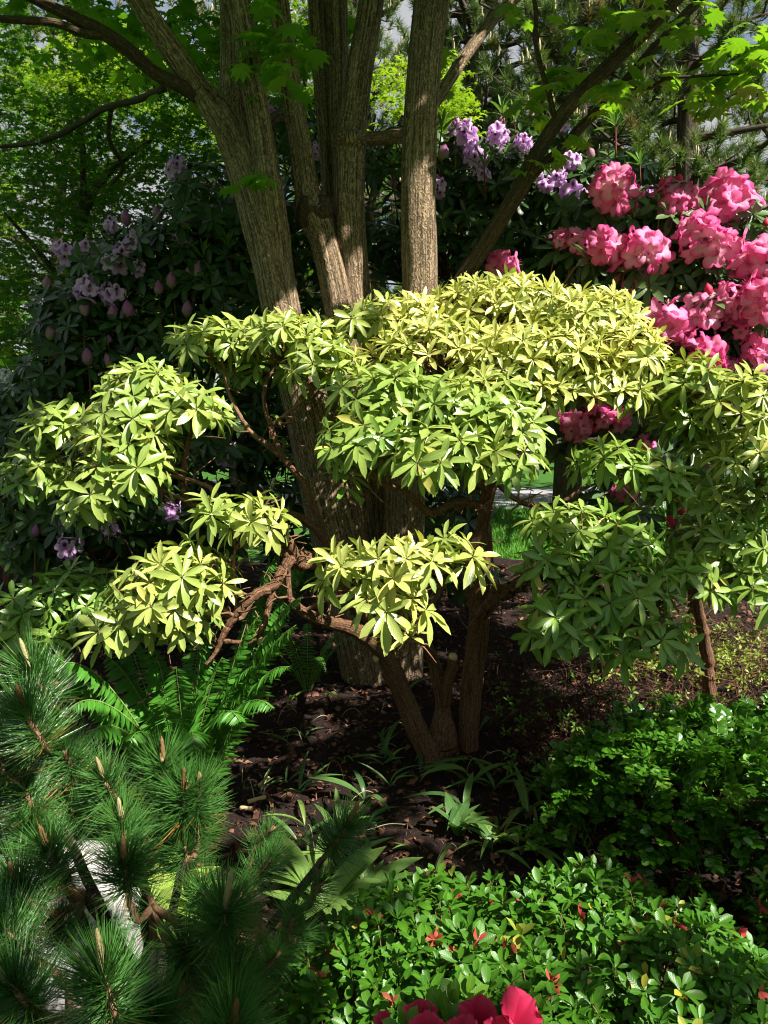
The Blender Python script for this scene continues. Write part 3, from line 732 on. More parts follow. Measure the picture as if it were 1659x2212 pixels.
for c, r, k in SHADE:
    for _ in range(int(k * math.pi * r * r / .0062)):
        p = c + unit(rng.normal(0, 1, 3)) * r * rng.uniform(0, 1) ** .4
        zmin = max(3.2, CAM_H + top_slope * max(p[1], .5) + .25)
        t = (rng.uniform(zmin, zmin + 2.6) - p[2]) / SUN[2]
        q = p + SUN * t
        if project(q[None])[1][0] > -25 and q[1] > 0: continue
        dl = LC - q; s = dl @ (-SUN); dist = np.linalg.norm(dl + s[:, None] * SUN, axis=1)
        if ((dist < LR) & (s > 0)).any(): continue
        a = rng.uniform(0, 6.28)
        CL.add(frames(q, [math.cos(a), math.sin(a), rng.uniform(-.4, .0)], [rng.normal(0, .3), rng.normal(0, .3), 1], rng.uniform(.10, .15)), .1)
        cx.append(q)
for _ in range(9000):            # more crown, added to block sky light, clear of the sun shafts
    q = np.array([rng.uniform(-3.6, 4.6), rng.uniform(-1.6, 6.5), 0]); q[2] = max(3.3, CAM_H + top_slope * max(q[1], .5) + .3) + rng.uniform(0, 2.6)
    if ((q[:2] - [.4, 3.2]) ** 2 / np.array([4.0, 4.2]) ** 2).sum() > 1: continue
    dl = LC - q; s = dl @ (-SUN); dist = np.linalg.norm(dl + s[:, None] * SUN, axis=1)
    if ((dist < LR) & (s > 0)).any() or (project(q[None])[1][0] > -25 and q[1] > 0): continue
    a = rng.uniform(0, 6.28)
    CL.add(frames(q, [math.cos(a), math.sin(a), rng.uniform(-.4, .0)], [rng.normal(0, .3), rng.normal(0, .3), 1], rng.uniform(.12, .18)), .1)
CL.build(maple, M_maple, 0, restname='crown')
cx = np.array(cx)
def sun_free_(q):
    dl = LC - q; s = dl @ (-SUN); dist = np.linalg.norm(dl + s[:, None] * SUN, axis=1)
    return not ((dist < LR) & (s > .05)).any()
# boughs that carry the crown
for k in range(30):
    q = cx[rng.integers(0, len(cx))]
    b0 = at(*((500, -300, 4.2) if q[0] < 0 else (960, -300, 4.0) if q[0] < 1.2 else (1560, -110, 3.7)))
    mid = (b0 + q) / 2 + [0, 0, .3]
    if (project(np.array([mid, q]))[1] > -20).any(): continue
    ln_ = np.vstack([b0 + (mid - b0) * t for t in np.linspace(0, 1, 8)] + [mid + (q - mid) * t for t in np.linspace(0, 1, 8)])
    if sum(not sun_free_(x) for x in ln_) > 2: continue
    child('bough', merged('bough', [tube_arr(np.array([b0, mid, q]), np.array([.03, .022, .008]), 8, .06, 4)], M_bark_dk), maple)
def sun_free(q, idx=None, k=1.):
    dl = (LC if idx is None else LC[idx]) - q; s = dl @ (-SUN); dist = np.linalg.norm(dl + s[:, None] * SUN, axis=1)
    return not ((dist < (LR if idx is None else LR[idx]) * k) & (s > .05)).any()
kp = [sun_free(m[0, :3, 3] + m[0, :3, 1] * .5, TRUNK_LIT, .8) for m in ML.M]
ML.M = [m for m, k in zip(ML.M, kp) if k]; ML.I = [m for m, k in zip(ML.I, kp) if k]
ML.build(maple, M_maple, 300)

# ================================================================== THE YELLOW-GREEN SHRUBS
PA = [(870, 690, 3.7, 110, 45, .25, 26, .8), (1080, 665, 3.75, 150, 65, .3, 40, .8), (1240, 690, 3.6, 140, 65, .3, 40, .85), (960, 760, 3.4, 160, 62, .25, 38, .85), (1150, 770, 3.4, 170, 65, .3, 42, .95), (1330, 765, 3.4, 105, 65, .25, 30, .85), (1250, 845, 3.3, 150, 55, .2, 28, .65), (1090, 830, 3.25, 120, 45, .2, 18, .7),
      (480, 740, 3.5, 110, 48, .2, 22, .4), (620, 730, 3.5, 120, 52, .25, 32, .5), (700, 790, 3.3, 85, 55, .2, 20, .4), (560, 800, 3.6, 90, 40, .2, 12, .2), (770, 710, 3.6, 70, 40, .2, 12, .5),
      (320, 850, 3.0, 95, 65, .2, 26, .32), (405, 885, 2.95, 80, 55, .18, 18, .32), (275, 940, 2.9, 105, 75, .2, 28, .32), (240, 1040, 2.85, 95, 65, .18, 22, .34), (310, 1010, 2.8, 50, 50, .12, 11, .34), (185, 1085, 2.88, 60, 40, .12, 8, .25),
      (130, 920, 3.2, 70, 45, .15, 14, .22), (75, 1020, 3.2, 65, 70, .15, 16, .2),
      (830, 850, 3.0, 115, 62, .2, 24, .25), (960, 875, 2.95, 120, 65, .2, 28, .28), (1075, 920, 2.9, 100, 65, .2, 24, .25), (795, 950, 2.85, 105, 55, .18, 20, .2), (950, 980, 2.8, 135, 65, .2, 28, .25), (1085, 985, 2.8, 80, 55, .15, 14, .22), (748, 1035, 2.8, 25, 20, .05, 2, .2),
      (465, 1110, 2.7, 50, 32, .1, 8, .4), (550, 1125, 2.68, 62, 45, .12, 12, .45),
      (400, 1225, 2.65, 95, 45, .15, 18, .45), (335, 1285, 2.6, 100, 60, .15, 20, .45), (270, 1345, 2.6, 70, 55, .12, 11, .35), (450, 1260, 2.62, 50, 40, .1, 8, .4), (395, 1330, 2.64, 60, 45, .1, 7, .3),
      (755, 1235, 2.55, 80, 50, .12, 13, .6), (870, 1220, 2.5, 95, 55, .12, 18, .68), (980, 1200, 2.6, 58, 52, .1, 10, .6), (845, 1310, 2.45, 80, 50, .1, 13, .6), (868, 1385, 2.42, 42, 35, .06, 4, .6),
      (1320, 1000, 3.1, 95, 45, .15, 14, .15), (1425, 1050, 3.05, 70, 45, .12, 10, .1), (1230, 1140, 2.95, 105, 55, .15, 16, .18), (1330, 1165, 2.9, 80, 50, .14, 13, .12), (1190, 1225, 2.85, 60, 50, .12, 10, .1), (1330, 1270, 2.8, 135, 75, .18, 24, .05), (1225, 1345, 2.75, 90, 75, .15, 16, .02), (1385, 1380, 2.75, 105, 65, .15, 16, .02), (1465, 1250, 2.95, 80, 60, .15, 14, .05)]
b = at(960, 1620, 3.2); b[2] = 0
pieris = thing('pieris_shrub', b, 'gnarled open shrub with whorled yellow-green leaves and red-brown stems in front of the maple trunks', 'shrub')
stems = [[(935, 1665, 3.15, 62), (928, 1630, 3.15, 50), (905, 1585, 3.15, 46), (870, 1500, 3.12, 44), (832, 1415, 3.05, 42), (770, 1362, 2.95, 36), (705, 1342, 2.9, 28), (655, 1322, 2.85, 24), (618, 1290, 2.82, 20)],
         [(955, 1640, 3.2, 50), (955, 1600, 3.2, 70), (956, 1530, 3.2, 34), (950, 1480, 3.18, 32), (928, 1405, 3.08, 24), (893, 1350, 2.9, 18), (870, 1290, 2.65, 13), (870, 1240, 2.55, 9)],
         [(1010, 1640, 3.25, 60), (1012, 1600, 3.25, 46), (1018, 1500, 3.25, 46), (1028, 1400, 3.25, 46), (1036, 1310, 3.22, 46), (1026, 1225, 3.2, 70), (1040, 1150, 3.2, 30), (1050, 1090, 3.15, 30), (1062, 1045, 3.1, 26), (1080, 990, 3.15, 22), (1100, 900, 3.35, 20), (1125, 800, 3.5, 15), (1160, 730, 3.6, 10)]]
branches = [[(832, 1420, 3.05, 34), (780, 1330, 3.0, 30), (740, 1250, 2.98, 30), (690, 1215, 2.95, 30), (640, 1202, 2.85, 30), (612, 1230, 2.8, 25), (590, 1265, 2.75, 23), (540, 1292, 2.7, 21), (505, 1332, 2.68, 19), (482, 1372, 2.66, 14), (466, 1408, 2.65, 10), (445, 1436, 2.62, 6)],
            [(690, 1215, 2.95, 26), (650, 1218, 2.87, 24), (628, 1180, 2.82, 22), (605, 1145, 2.78, 18), (575, 1130, 2.72, 12), (540, 1120, 2.68, 7)],
            [(592, 1255, 2.76, 16), (580, 1310, 2.74, 14), (566, 1360, 2.72, 12), (535, 1386, 2.7, 10), (480, 1383, 2.68, 8), (425, 1376, 2.66, 6)],
            [(620, 1205, 2.82, 18), (612, 1150, 2.85, 16), (625, 1280, 2.8, 12), (622, 1300, 2.8, 8)],
            [(545, 1290, 2.7, 12), (520, 1335, 2.69, 10), (490, 1320, 2.66, 9), (450, 1290, 2.63, 7), (400, 1270, 2.62, 5)],
            [(505, 1332, 2.68, 10), (440, 1320, 2.66, 9), (380, 1320, 2.64, 7), (320, 1330, 2.62, 5)],
            [(510, 1330, 2.68, 8), (505, 1230, 2.66, 7), (508, 1180, 2.67, 6), (500, 1140, 2.68, 5)],
            [(740, 1250, 2.98, 24), (690, 1150, 3.05, 20), (620, 1110, 3.02, 17), (540, 1120, 2.98, 16), (470, 1100, 2.96, 15), (410, 1088, 2.95, 14), (395, 1040, 2.95, 14), (402, 975, 2.95, 13), (412, 910, 2.95, 9), (400, 870, 2.95, 6)],
            [(480, 1102, 2.96, 12), (455, 1055, 2.95, 10), (400, 1035, 2.93, 9), (330, 1020, 2.9, 8), (280, 1000, 2.9, 6)],
            [(410, 1085, 2.95, 10), (350, 1060, 2.9, 9), (290, 1050, 2.88, 7), (230, 1050, 2.86, 5)],
            [(395, 1045, 2.95, 9), (365, 990, 2.95, 8), (345, 930, 2.97, 6), (325, 870, 3.0, 4)],
            [(280, 1000, 2.9, 6), (200, 980, 3.0, 5), (120, 960, 3.15, 4)],
            [(700, 1160, 3.05, 18), (660, 1050, 3.2, 15), (612, 990, 3.25, 14), (585, 920, 3.3, 12), (570, 850, 3.4, 9), (600, 770, 3.45, 6)],
            [(612, 990, 3.25, 11), (540, 930, 3.3, 10), (495, 850, 3.4, 8), (480, 780, 3.45, 6)],
            [(585, 920, 3.3, 9), (650, 870, 3.3, 8), (700, 820, 3.3, 6)],
            [(1050, 1095, 3.15, 20), (985, 1085, 3.05, 17), (930, 1110, 2.98, 16), (880, 1062, 2.92, 14), (830, 1045, 2.88, 11), (790, 1000, 2.86, 7)],
            [(1055, 1060, 3.1, 18), (1000, 1020, 2.95, 14), (950, 1010, 2.86, 10), (900, 960, 2.9, 7)],
            [(1060, 1050, 3.1, 16), (1090, 1010, 2.95, 11), (1080, 960, 2.9, 7)],
            [(1100, 900, 3.35, 14), (1020, 850, 3.4, 11), (950, 790, 3.45, 8), (890, 720, 3.6, 5)],
            [(1100, 900, 3.35, 13), (1180, 870, 3.35, 11), (1260, 840, 3.35, 8), (1330, 790, 3.4, 5)],
            [(1036, 1330, 3.2, 38), (1070, 1288, 3.15, 34), (1105, 1272, 3.1, 32), (1120, 1262, 3.08, 30), (1165, 1250, 3.05, 22), (1230, 1242, 3.0, 15), (1300, 1250, 2.9, 9)],
            [(1160, 1252, 3.05, 15), (1220, 1200, 3.0, 12), (1280, 1180, 2.95, 9), (1340, 1170, 2.92, 6)],
            [(1230, 1242, 3.0, 12), (1320, 1290, 2.88, 10), (1380, 1340, 2.8, 7), (1400, 1380, 2.76, 5)],
            [(1200, 1250, 3.0, 10), (1220, 1310, 2.85, 8), (1230, 1350, 2.78, 5)],
            [(1070, 1040, 3.1, 14), (1120, 1082, 3.1, 12), (1165, 1092, 3.08, 10), (1220, 1080, 3.05, 8), (1290, 1030, 3.08, 6), (1330, 1000, 3.1, 4)],
            [(1280, 1180, 2.95, 8), (1360, 1110, 3.0, 7), (1420, 1070, 3.05, 5)],
            [(870, 1290, 2.65, 9), (810, 1270, 2.6, 7), (760, 1250, 2.56, 5)],
            [(893, 1350, 2.9, 10), (950, 1280, 2.75, 8), (985, 1220, 2.62, 5)],
            [(880, 1320, 2.75, 8), (860, 1350, 2.55, 6), (865, 1390, 2.44, 4)],
            [(655, 1322, 2.85, 10), (720, 1292, 2.8, 8), (820, 1280, 2.7, 6)]]
for r in stems: limb('stem', r, M_pbark, pieris, 18, .07, 4, .02)
hubs = []
for r in branches:
    limb('branch', r, M_pbark if r[0][3] > 12 else M_twig, pieris, 10, .10, 9, .12)
    hubs += [at(a, b_, c) for a, b_, c, _ in r[2:]]
bt = []
for r in branches + stems[2:]:
    for _ in range(7):
        k = rng.integers(1, len(r)); f = rng.uniform()
        p = at(*r[k - 1][:3]) * (1 - f) + at(*r[k][:3]) * f; d = unit([rng.normal(0, 1), rng.normal(-.3, .8), rng.normal(.15, .7)]); ln = rng.uniform(.05, .16)
        m1 = p + d * ln * .45 + rng.normal(0, .012, 3); q = p + d * ln + rng.normal(0, .025, 3)
        bt.append(tube_arr(np.array([p, m1, q]), np.array([.0042, .003, .0018]), 5, .1, 20, n_per=3))
        if rng.uniform() < .6: bt.append(tube_arr(np.array([m1, m1 + rng.normal(0, .03, 3), m1 + d * .03 + rng.normal(0, .04, 3)]), np.array([.003, .0022, .0014]), 4, n_per=2))
child('bare_twigs', merged('bare_twigs', bt, M_twig), pieris, kind='stuff')
st = limb('cut_stub', [(962, 1520, 3.18, 26), (966, 1475, 3.14, 25), (976, 1440, 3.1, 24), (978, 1424, 3.08, 23)], M_pbark, pieris, 14, .1, 6)
c0 = at(978, 1421, 3.08)
child('cut_face', merged('cut_face', [tube_arr(np.array([c0, c0 + [.001, -.004, .012]]), np.array([.019, .0175]), 16, n_per=2)], M_cut), pieris)
for px, py, d in ((812, 1421, 3.02), (565, 1385, 2.69)):
    c0 = at(px, py, d); child('pruned_end', merged('pruned_end', [tube_arr(np.array([c0, c0 + [.0, -.02, .0]]), np.array([.014, .012]), 10, n_per=2)], M_cut), pieris)

def pieris_foliage(root, clumps, Lmul=1.):
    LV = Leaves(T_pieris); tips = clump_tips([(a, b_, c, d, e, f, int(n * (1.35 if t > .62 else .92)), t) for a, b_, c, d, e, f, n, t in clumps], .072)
    for p, nn, t, c in tips:
        young = t > .62
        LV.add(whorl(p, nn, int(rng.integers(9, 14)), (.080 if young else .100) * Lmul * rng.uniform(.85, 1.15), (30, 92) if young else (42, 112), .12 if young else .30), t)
        if rng.uniform() < .5: LV.add(whorl(p - nn * .045, nn, 5, .095 * Lmul, (85, 120), .35), max(0, t - .3))
    return LV, tips
LV, tips = pieris_foliage(pieris, PA)
child('twigs', merged('twigs', twigs_to_hub(tips, .0028, np.array(hubs)), M_twig), pieris, kind='stuff')
LV.build(pieris, M_pieris, 300)

PB = [(1500, 825, 3.4, 85, 55, .2, 16, .4), (1600, 880, 3.3, 85, 75, .2, 22, .5), (1625, 985, 3.2, 75, 55, .2, 15, .55), (1560, 1085, 3.3, 95, 55, .2, 18, .3), (1605, 1170, 3.1, 85, 55, .2, 18, .15), (1520, 1180, 3.15, 80, 50, .15, 12, .1), (1625, 1265, 3.0, 70, 55, .2, 13, .1), (1480, 905, 3.5, 70, 45, .2, 12, .25), (1440, 870, 3.55, 60, 40, .15, 8, .4), (1540, 960, 3.5, 70, 60, .2, 12, .25), (1700, 1080, 3.1, 60, 120, .2, 16, .3)]
b = at(1530, 1430, 3.7); b[2] = 0
p2 = thing('pieris_shrub', b, 'whorled yellow-green shrub with slender dark stems standing below the pink rhododendron', 'shrub')
h2 = []
for r in ([(1535, 1570, 3.7, 34), (1530, 1440, 3.7, 26), (1515, 1350, 3.6, 24), (1505, 1270, 3.5, 22), (1530, 1180, 3.35, 16), (1570, 1100, 3.3, 12), (1600, 1000, 3.25, 7)],
          [(1505, 1270, 3.5, 16), (1560, 1230, 3.3, 12), (1610, 1210, 3.15, 7)], [(1530, 1180, 3.35, 12), (1490, 1050, 3.5, 10), (1490, 940, 3.5, 8), (1500, 850, 3.45, 5)], [(1490, 950, 3.5, 7), (1560, 920, 3.4, 6), (1610, 890, 3.3, 4)], [(1560, 1240, 3.3, 9), (1620, 1280, 3.05, 5)]):
    limb('branch', r, M_pbark, p2, 10, .1, 8, .1); h2 += [at(a, b_, c) for a, b_, c, _ in r[1:]]
LV, tips = pieris_foliage(p2, PB); child('twigs', merged('twigs', twigs_to_hub(tips, .0028, np.array(h2)), M_twig), p2, kind='stuff'); LV.build(p2, M_pieris, 200)

PC = [(60, 1310, 2.9, 65, 45, .15, 12, 0.), (150, 1270, 3.0, 85, 45, .15, 14, 0.), (205, 1335, 2.9, 65, 45, .12, 9, 0.), (110, 1375, 2.85, 55, 28, .1, 7, 0.), (20, 1360, 2.8, 40, 30, .1, 5, 0.)]
b = at(150, 1620, 3.0); b[2] = 0
p3 = thing('pieris_shrub', b, 'low green whorled shrub between the lilac rhododendron and the sword fern', 'shrub')
h3 = []
for r in ([(150, 1720, 3.0, 24), (150, 1640, 3.0, 20), (160, 1500, 2.98, 17), (150, 1400, 2.95, 13), (130, 1330, 2.95, 8)], [(150, 1400, 2.95, 10), (200, 1370, 2.92, 7)], [(150, 1400, 2.95, 10), (80, 1350, 2.9, 7)]):
    limb('branch', r, M_pbark, p3, 10, .1, 8, .1); h3 += [at(a, b_, c) for a, b_, c, _ in r[1:]]
LV, tips = pieris_foliage(p3, PC); child('twigs', merged('twigs', twigs_to_hub(tips, .0028, np.array(h3)), M_twig), p3, kind='stuff'); LV.build(p3, M_pieris, 120)

# ================================================================== RHODODENDRONS
def rhodo(label, base, clumps, trunks, mat, heads, buds, shoots, petal, budmat, Ll=.115, singles=250, tw=M_twig):
    r = thing('rhododendron_bush', base, label, 'shrub')
    hb = []
    for t in trunks:
        limb('branch', t, M_pbark, r, 8, .08, 5, .05); hb += [at(a, b_, c) for a, b_, c, _ in t[1:]]
    LV = Leaves(T_rhodo); tips = clump_tips(clumps, .10, .55, .5, -.5, .6)
    for p, nn, t, c in tips:
        LV.add(whorl(p, nn, int(rng.integers(8, 12)), Ll * rng.uniform(.8, 1.15), (48, 108), .28), t)
    tw_arr = twigs_to_hub(tips, .004, np.array(hb), .2)
    for (px, py, d, rad) in heads:
        P = at(px, py, d); _, _, z = project(P); R = rad / F * z
        ax = unit(np.array([rng.normal(0, .3), -.75, .75]) + .3 * RT * np.sign(px - 829))
        truss(r, P, ax, R, petal, int(np.clip(rad / 4.4, 7, 12)))
        q = P - ax * R * .75
        LV.add(whorl(q, ax, 9, Ll, (65, 115), .25), .1)
        tw_arr.append(tube_arr(np.array([q - ax * .25 - [0, 0, .15], q - ax * .1, P - ax * R * .4]), np.array([.006, .005, .004]), 6, n_per=3))
    for (px, py, d, s) in buds:
        P = at(px, py, d); ax = unit([rng.normal(0, .12), rng.normal(-.1, .1), 1])
        h = s / F * project(P)[2]
        put('flower_bud', T_bud.mesh('bud_' + budmat.name, budmat), r, axis_mat(P - ax * h * .5, ax, h * .95, h))
        LV.add(whorl(P - ax * h * .55, ax, 9, Ll, (65, 115), .2), .05)
        tw_arr.append(tube_arr(np.array([P - ax * .3, P - ax * .12, P - ax * h * .5]), np.array([.006, .005, .004]), 6, n_per=3))
    child('twigs', merged('twigs', tw_arr, tw), r, kind='stuff')
    LV.build(r, mat, singles)
    SL = []
    for (px, py, d, s) in shoots:          # long new growth on red stems
        P = at(px, py, d); h = s / F * project(P)[2]; ax = unit([rng.normal(0, .12), rng.normal(0, .12), 1])
        stem_ = child('new_shoot', merged('new_shoot', [tube_arr(np.array([P - ax * h * 1.3, P - ax * h * .5, P]), np.array([.005, .004, .003]), 6, n_per=3)], M_redstem), r)
        for M in whorl(P, ax, 11, h * .8, (8, 60), .05, stem=h * .3):
            put('leaf', T_shoot[rng.integers(0, 2)].mesh('shoot_leaf', M_shoot), stem_, M)
    return r

b = at(330, 1250, 5.0); b[2] = 0
rhodo('dark green rhododendron in shade with lilac flower heads and many plump pink-purple buds', b,
      [(480, 470, 5.0, 110, 110, .4, 46, .0), (400, 560, 4.9, 140, 110, .4, 50, 0), (290, 620, 4.9, 140, 110, .4, 52, 0), (190, 720, 4.8, 120, 110, .4, 52, 0), (480, 650, 4.9, 110, 110, .4, 46, 0), (340, 760, 4.7, 130, 100, .35, 40, 0), (130, 840, 4.7, 100, 90, .35, 34, 0), (100, 1080, 4.4, 110, 110, .35, 40, 0), (220, 1120, 4.3, 110, 80, .3, 26, 0), (500, 930, 4.6, 90, 110, .3, 30, 0), (60, 960, 4.6, 80, 80, .3, 20, 0), (360, 1080, 4.5, 110, 90, .3, 22, 0), (430, 1000, 4.9, 160, 120, .3, 34, 0), (460, 1130, 4.8, 130, 90, .3, 34, 0), (330, 1200, 4.6, 130, 60, .3, 26, 0), (330, 900, 4.8, 140, 90, .3, 34, 0), (150, 1200, 4.4, 120, 50, .3, 18, 0), (560, 830, 5.0, 90, 100, .3, 30, 0), (60, 1170, 4.3, 60, 60, .2, 12, 0)],
      [[(330, 1400, 5.0, 32), (330, 1300, 5.0, 26), (320, 1150, 5.0, 22), (300, 950, 4.95, 18), (280, 780, 4.9, 14), (250, 650, 4.9, 9)], [(320, 1150, 5, 20), (420, 950, 5, 16), (470, 750, 5.0, 12), (480, 520, 5.0, 8)], [(310, 1050, 4.95, 16), (200, 950, 4.8, 12), (140, 850, 4.75, 8)], [(330, 1250, 4.9, 16), (220, 1180, 4.6, 12), (120, 1120, 4.45, 8)], [(400, 1000, 4.95, 12), (460, 960, 4.7, 9), (500, 930, 4.65, 6)]],
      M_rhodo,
      [(385, 368, 4.85, 26), (462, 467, 4.75, 24), (140, 546, 4.7, 26), (188, 541, 4.7, 24), (256, 562, 4.6, 32), (290, 530, 4.62, 26), (196, 632, 4.55, 32), (246, 640, 4.55, 28), (298, 578, 4.6, 20), (395, 520, 4.7, 24), (485, 433, 4.85, 20), (240, 492, 4.9, 20), (495, 978, 4.45, 32), (375, 812, 4.5, 20), (100, 898, 4.5, 26), (42, 985, 4.4, 22), (156, 1182, 4.05, 32), (128, 1132, 4.15, 22), (240, 1142, 4.1, 24), (372, 1102, 4.2, 22), (270, 700, 4.7, 18)],
      [(340, 462, 4.75, 34), (272, 470, 4.8, 34), (402, 480, 4.7, 34), (428, 582, 4.6, 38), (410, 590, 4.62, 34), (371, 605, 4.6, 36), (343, 622, 4.6, 34), (183, 666, 4.5, 38), (277, 668, 4.5, 40), (243, 676, 4.5, 34), (405, 667, 4.55, 36), (110, 717, 4.5, 36), (123, 760, 4.5, 38), (189, 770, 4.45, 38), (235, 778, 4.45, 36), (296, 762, 4.5, 30), (325, 715, 4.55, 30), (78, 1146, 4.1, 28), (102, 612, 4.65, 32), (235, 735, 4.5, 26), (150, 670, 4.6, 28)],
      [(490, 520, 4.7, 60), (440, 545, 4.65, 50), (462, 600, 4.6, 55)], M_lilac, M_bud_l)

b = at(1050, 1180, 5.6); b[2] = 0
rhodo('dark glossy rhododendron with lilac heads and red-stemmed upright shoots behind the maple trunks', b,
      [(880, 360, 5.3, 110, 90, .4, 34, .0), (1010, 390, 5.2, 120, 90, .4, 44, .05), (1110, 440, 5.1, 130, 110, .4, 50, .08), (960, 520, 5.0, 110, 110, .4, 44, 0), (1090, 570, 4.9, 130, 90, .4, 44, .05), (1230, 450, 5.0, 130, 110, .4, 50, .2), (1330, 400, 5.2, 90, 70, .3, 26, .25), (1220, 580, 4.8, 110, 80, .3, 32, .05), (700, 430, 5.5, 130, 170, .4, 50, 0), (820, 560, 5.4, 120, 120, .4, 36, 0), (640, 300, 5.5, 90, 90, .4, 24, 0), (640, 560, 5.5, 80, 130, .3, 34, 0), (700, 720, 5.3, 110, 90, .3, 30, 0), (850, 740, 5.2, 110, 90, .3, 24, 0), (960, 700, 5.2, 90, 80, .3, 22, 0), (640, 900, 5.2, 110, 130, .3, 34, 0), (600, 1080, 5.1, 110, 110, .3, 34, 0), (760, 1050, 5.3, 120, 150, .3, 40, 0), (930, 950, 5.4, 120, 120, .3, 40, 0), (960, 1120, 5.3, 110, 80, .3, 30, 0), (700, 1200, 5.1, 150, 60, .3, 26, 0), (900, 1210, 5.2, 130, 50, .3, 22, 0), (1010, 1250, 5.0, 80, 40, .2, 12, 0), (1150, 330, 5.3, 100, 50, .3, 22, .15)],
      [[(1050, 1340, 5.6, 36), (1050, 1200, 5.6, 30), (1040, 1000, 5.5, 26), (1040, 800, 5.4, 22), (1060, 600, 5.2, 16), (1080, 450, 5.2, 10)], [(1040, 800, 5.4, 18), (900, 600, 5.4, 14), (880, 420, 5.35, 9)], [(1050, 700, 5.3, 16), (1180, 560, 5.1, 13), (1240, 450, 5.05, 8)], [(1040, 900, 5.5, 16), (800, 650, 5.5, 12), (700, 450, 5.5, 8)]],
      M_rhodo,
      [(1000, 292, 4.85, 33), (1072, 298, 4.85, 28), (1130, 312, 4.85, 20), (1028, 345, 4.8, 26), (940, 405, 4.75, 24), (1240, 432, 4.6, 34), (1233, 352, 4.75, 22), (1205, 385, 4.7, 22), (1216, 272, 5.0, 16), (585, 232, 5.1, 16), (680, 330, 5.1, 18), (1350, 482, 4.55, 24), (1397, 415, 4.6, 16), (1180, 400, 4.7, 20), (1040, 378, 4.75, 18)],
      [(958, 330, 4.8, 38), (985, 268, 4.85, 30), (1150, 250, 4.95, 26), (850, 395, 5.0, 26), (1185, 510, 4.6, 30), (1085, 262, 4.95, 26), (1276, 330, 4.8, 28)],
      [(955, 268, 4.8, 60), (1045, 345, 4.7, 60), (1085, 235, 4.9, 50), (1110, 245, 4.95, 55), (1330, 260, 4.8, 60), (1382, 345, 4.7, 55), (852, 345, 4.9, 45), (910, 430, 4.8, 40)], M_lilac, M_bud_l)

b = at(1500, 1260, 4.6); b[2] = 0
rhodo('rhododendron smothered in large ruffled pink flower heads in full sun', b,
      [(1320, 470, 4.35, 110, 70, .3, 26, .1), (1450, 500, 4.3, 110, 80, .3, 28, .15), (1580, 520, 4.3, 100, 90, .3, 28, .1), (1430, 620, 4.2, 120, 80, .3, 30, .1), (1320, 620, 4.4, 110, 70, .3, 24, 0), (1570, 680, 4.2, 110, 90, .3, 30, .1), (1620, 800, 4.1, 90, 90, .3, 26, .05), (1500, 760, 4.2, 110, 70, .3, 22, .05), (1290, 890, 4.25, 110, 60, .3, 22, 0), (1430, 980, 4.2, 120, 80, .3, 26, 0), (1340, 1080, 4.2, 90, 50, .25, 14, 0), (1530, 1020, 4.3, 100, 90, .3, 18, 0), (1110, 620, 4.5, 70, 40, .2, 10, 0), (1180, 950, 4.3, 50, 50, .2, 10, 0)],
      [[(1500, 1440, 4.6, 34), (1500, 1280, 4.6, 28), (1480, 1100, 4.5, 24), (1470, 900, 4.45, 18), (1460, 700, 4.4, 13), (1450, 540, 4.35, 8)], [(1475, 1000, 4.48, 16), (1560, 850, 4.4, 13), (1590, 650, 4.35, 8)], [(1470, 900, 4.45, 14), (1360, 750, 4.45, 11), (1320, 550, 4.4, 7)], [(1480, 1100, 4.5, 14), (1360, 1000, 4.35, 11), (1290, 920, 4.3, 7)], [(1360, 750, 4.45, 10), (1200, 680, 4.5, 8), (1100, 620, 4.5, 5)]],
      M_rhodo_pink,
      [(1320, 415, 4.1, 54), (1455, 438, 4.1, 48), (1570, 435, 4.1, 56), (1305, 538, 4.0, 46), (1392, 548, 3.95, 50), (1250, 522, 4.15, 34), (1508, 508, 3.95, 54), (1560, 540, 3.92, 50), (1645, 565, 3.9, 52), (1358, 612, 4.1, 34), (1445, 705, 3.9, 48), (1520, 680, 3.9, 44), (1568, 655, 3.88, 44), (1650, 650, 3.8, 58), (1520, 772, 3.8, 50), (1640, 770, 3.85, 48), (1085, 578, 4.25, 36), (1595, 715, 3.9, 30), (1610, 600, 3.95, 34), (1212, 520, 4.2, 24), (1560, 800, 3.9, 36),
       (1240, 925, 4.0, 36), (1290, 900, 4.0, 38), (1330, 905, 4.0, 32), (1395, 975, 4.0, 32), (1505, 1010, 4.05, 34), (1350, 1065, 4.0, 30), (1090, 980, 4.1, 30), (1480, 1190, 4.0, 22)],
      [(1275, 760, 4.1, 26), (1467, 388, 4.1, 26), (1430, 395, 4.1, 22), (1450, 1125, 3.95, 30), (1475, 1095, 3.95, 30), (1530, 625, 3.85, 28), (1350, 575, 4.05, 22), (1655, 480, 4.0, 20)],
      [], M_pink, M_bud_p, Ll=.12, singles=280)

b = at(20, 1050, 6.4); b[2] = -.05
rhodo('rhododendron with white dark-eyed flowers beside the lilac one', b,
      [(20, 880, 6.2, 90, 70, .4, 30, 0), (-60, 850, 6.3, 60, 70, .4, 16, 0), (70, 860, 6.2, 60, 50, .3, 16, 0)], [[(20, 1270, 6.4, 26), (20, 1060, 6.4, 20), (20, 960, 6.35, 16), (20, 880, 6.3, 9)], [(20, 960, 6.35, 12), (60, 880, 6.3, 7)]],
      M_rhodo, [(8, 812, 5.9, 18), (28, 835, 5.85, 22), (72, 815, 5.9, 22), (95, 812, 5.95, 15)], [(50, 800, 6, 14)], [], M_white, M_bud_l, singles=60)

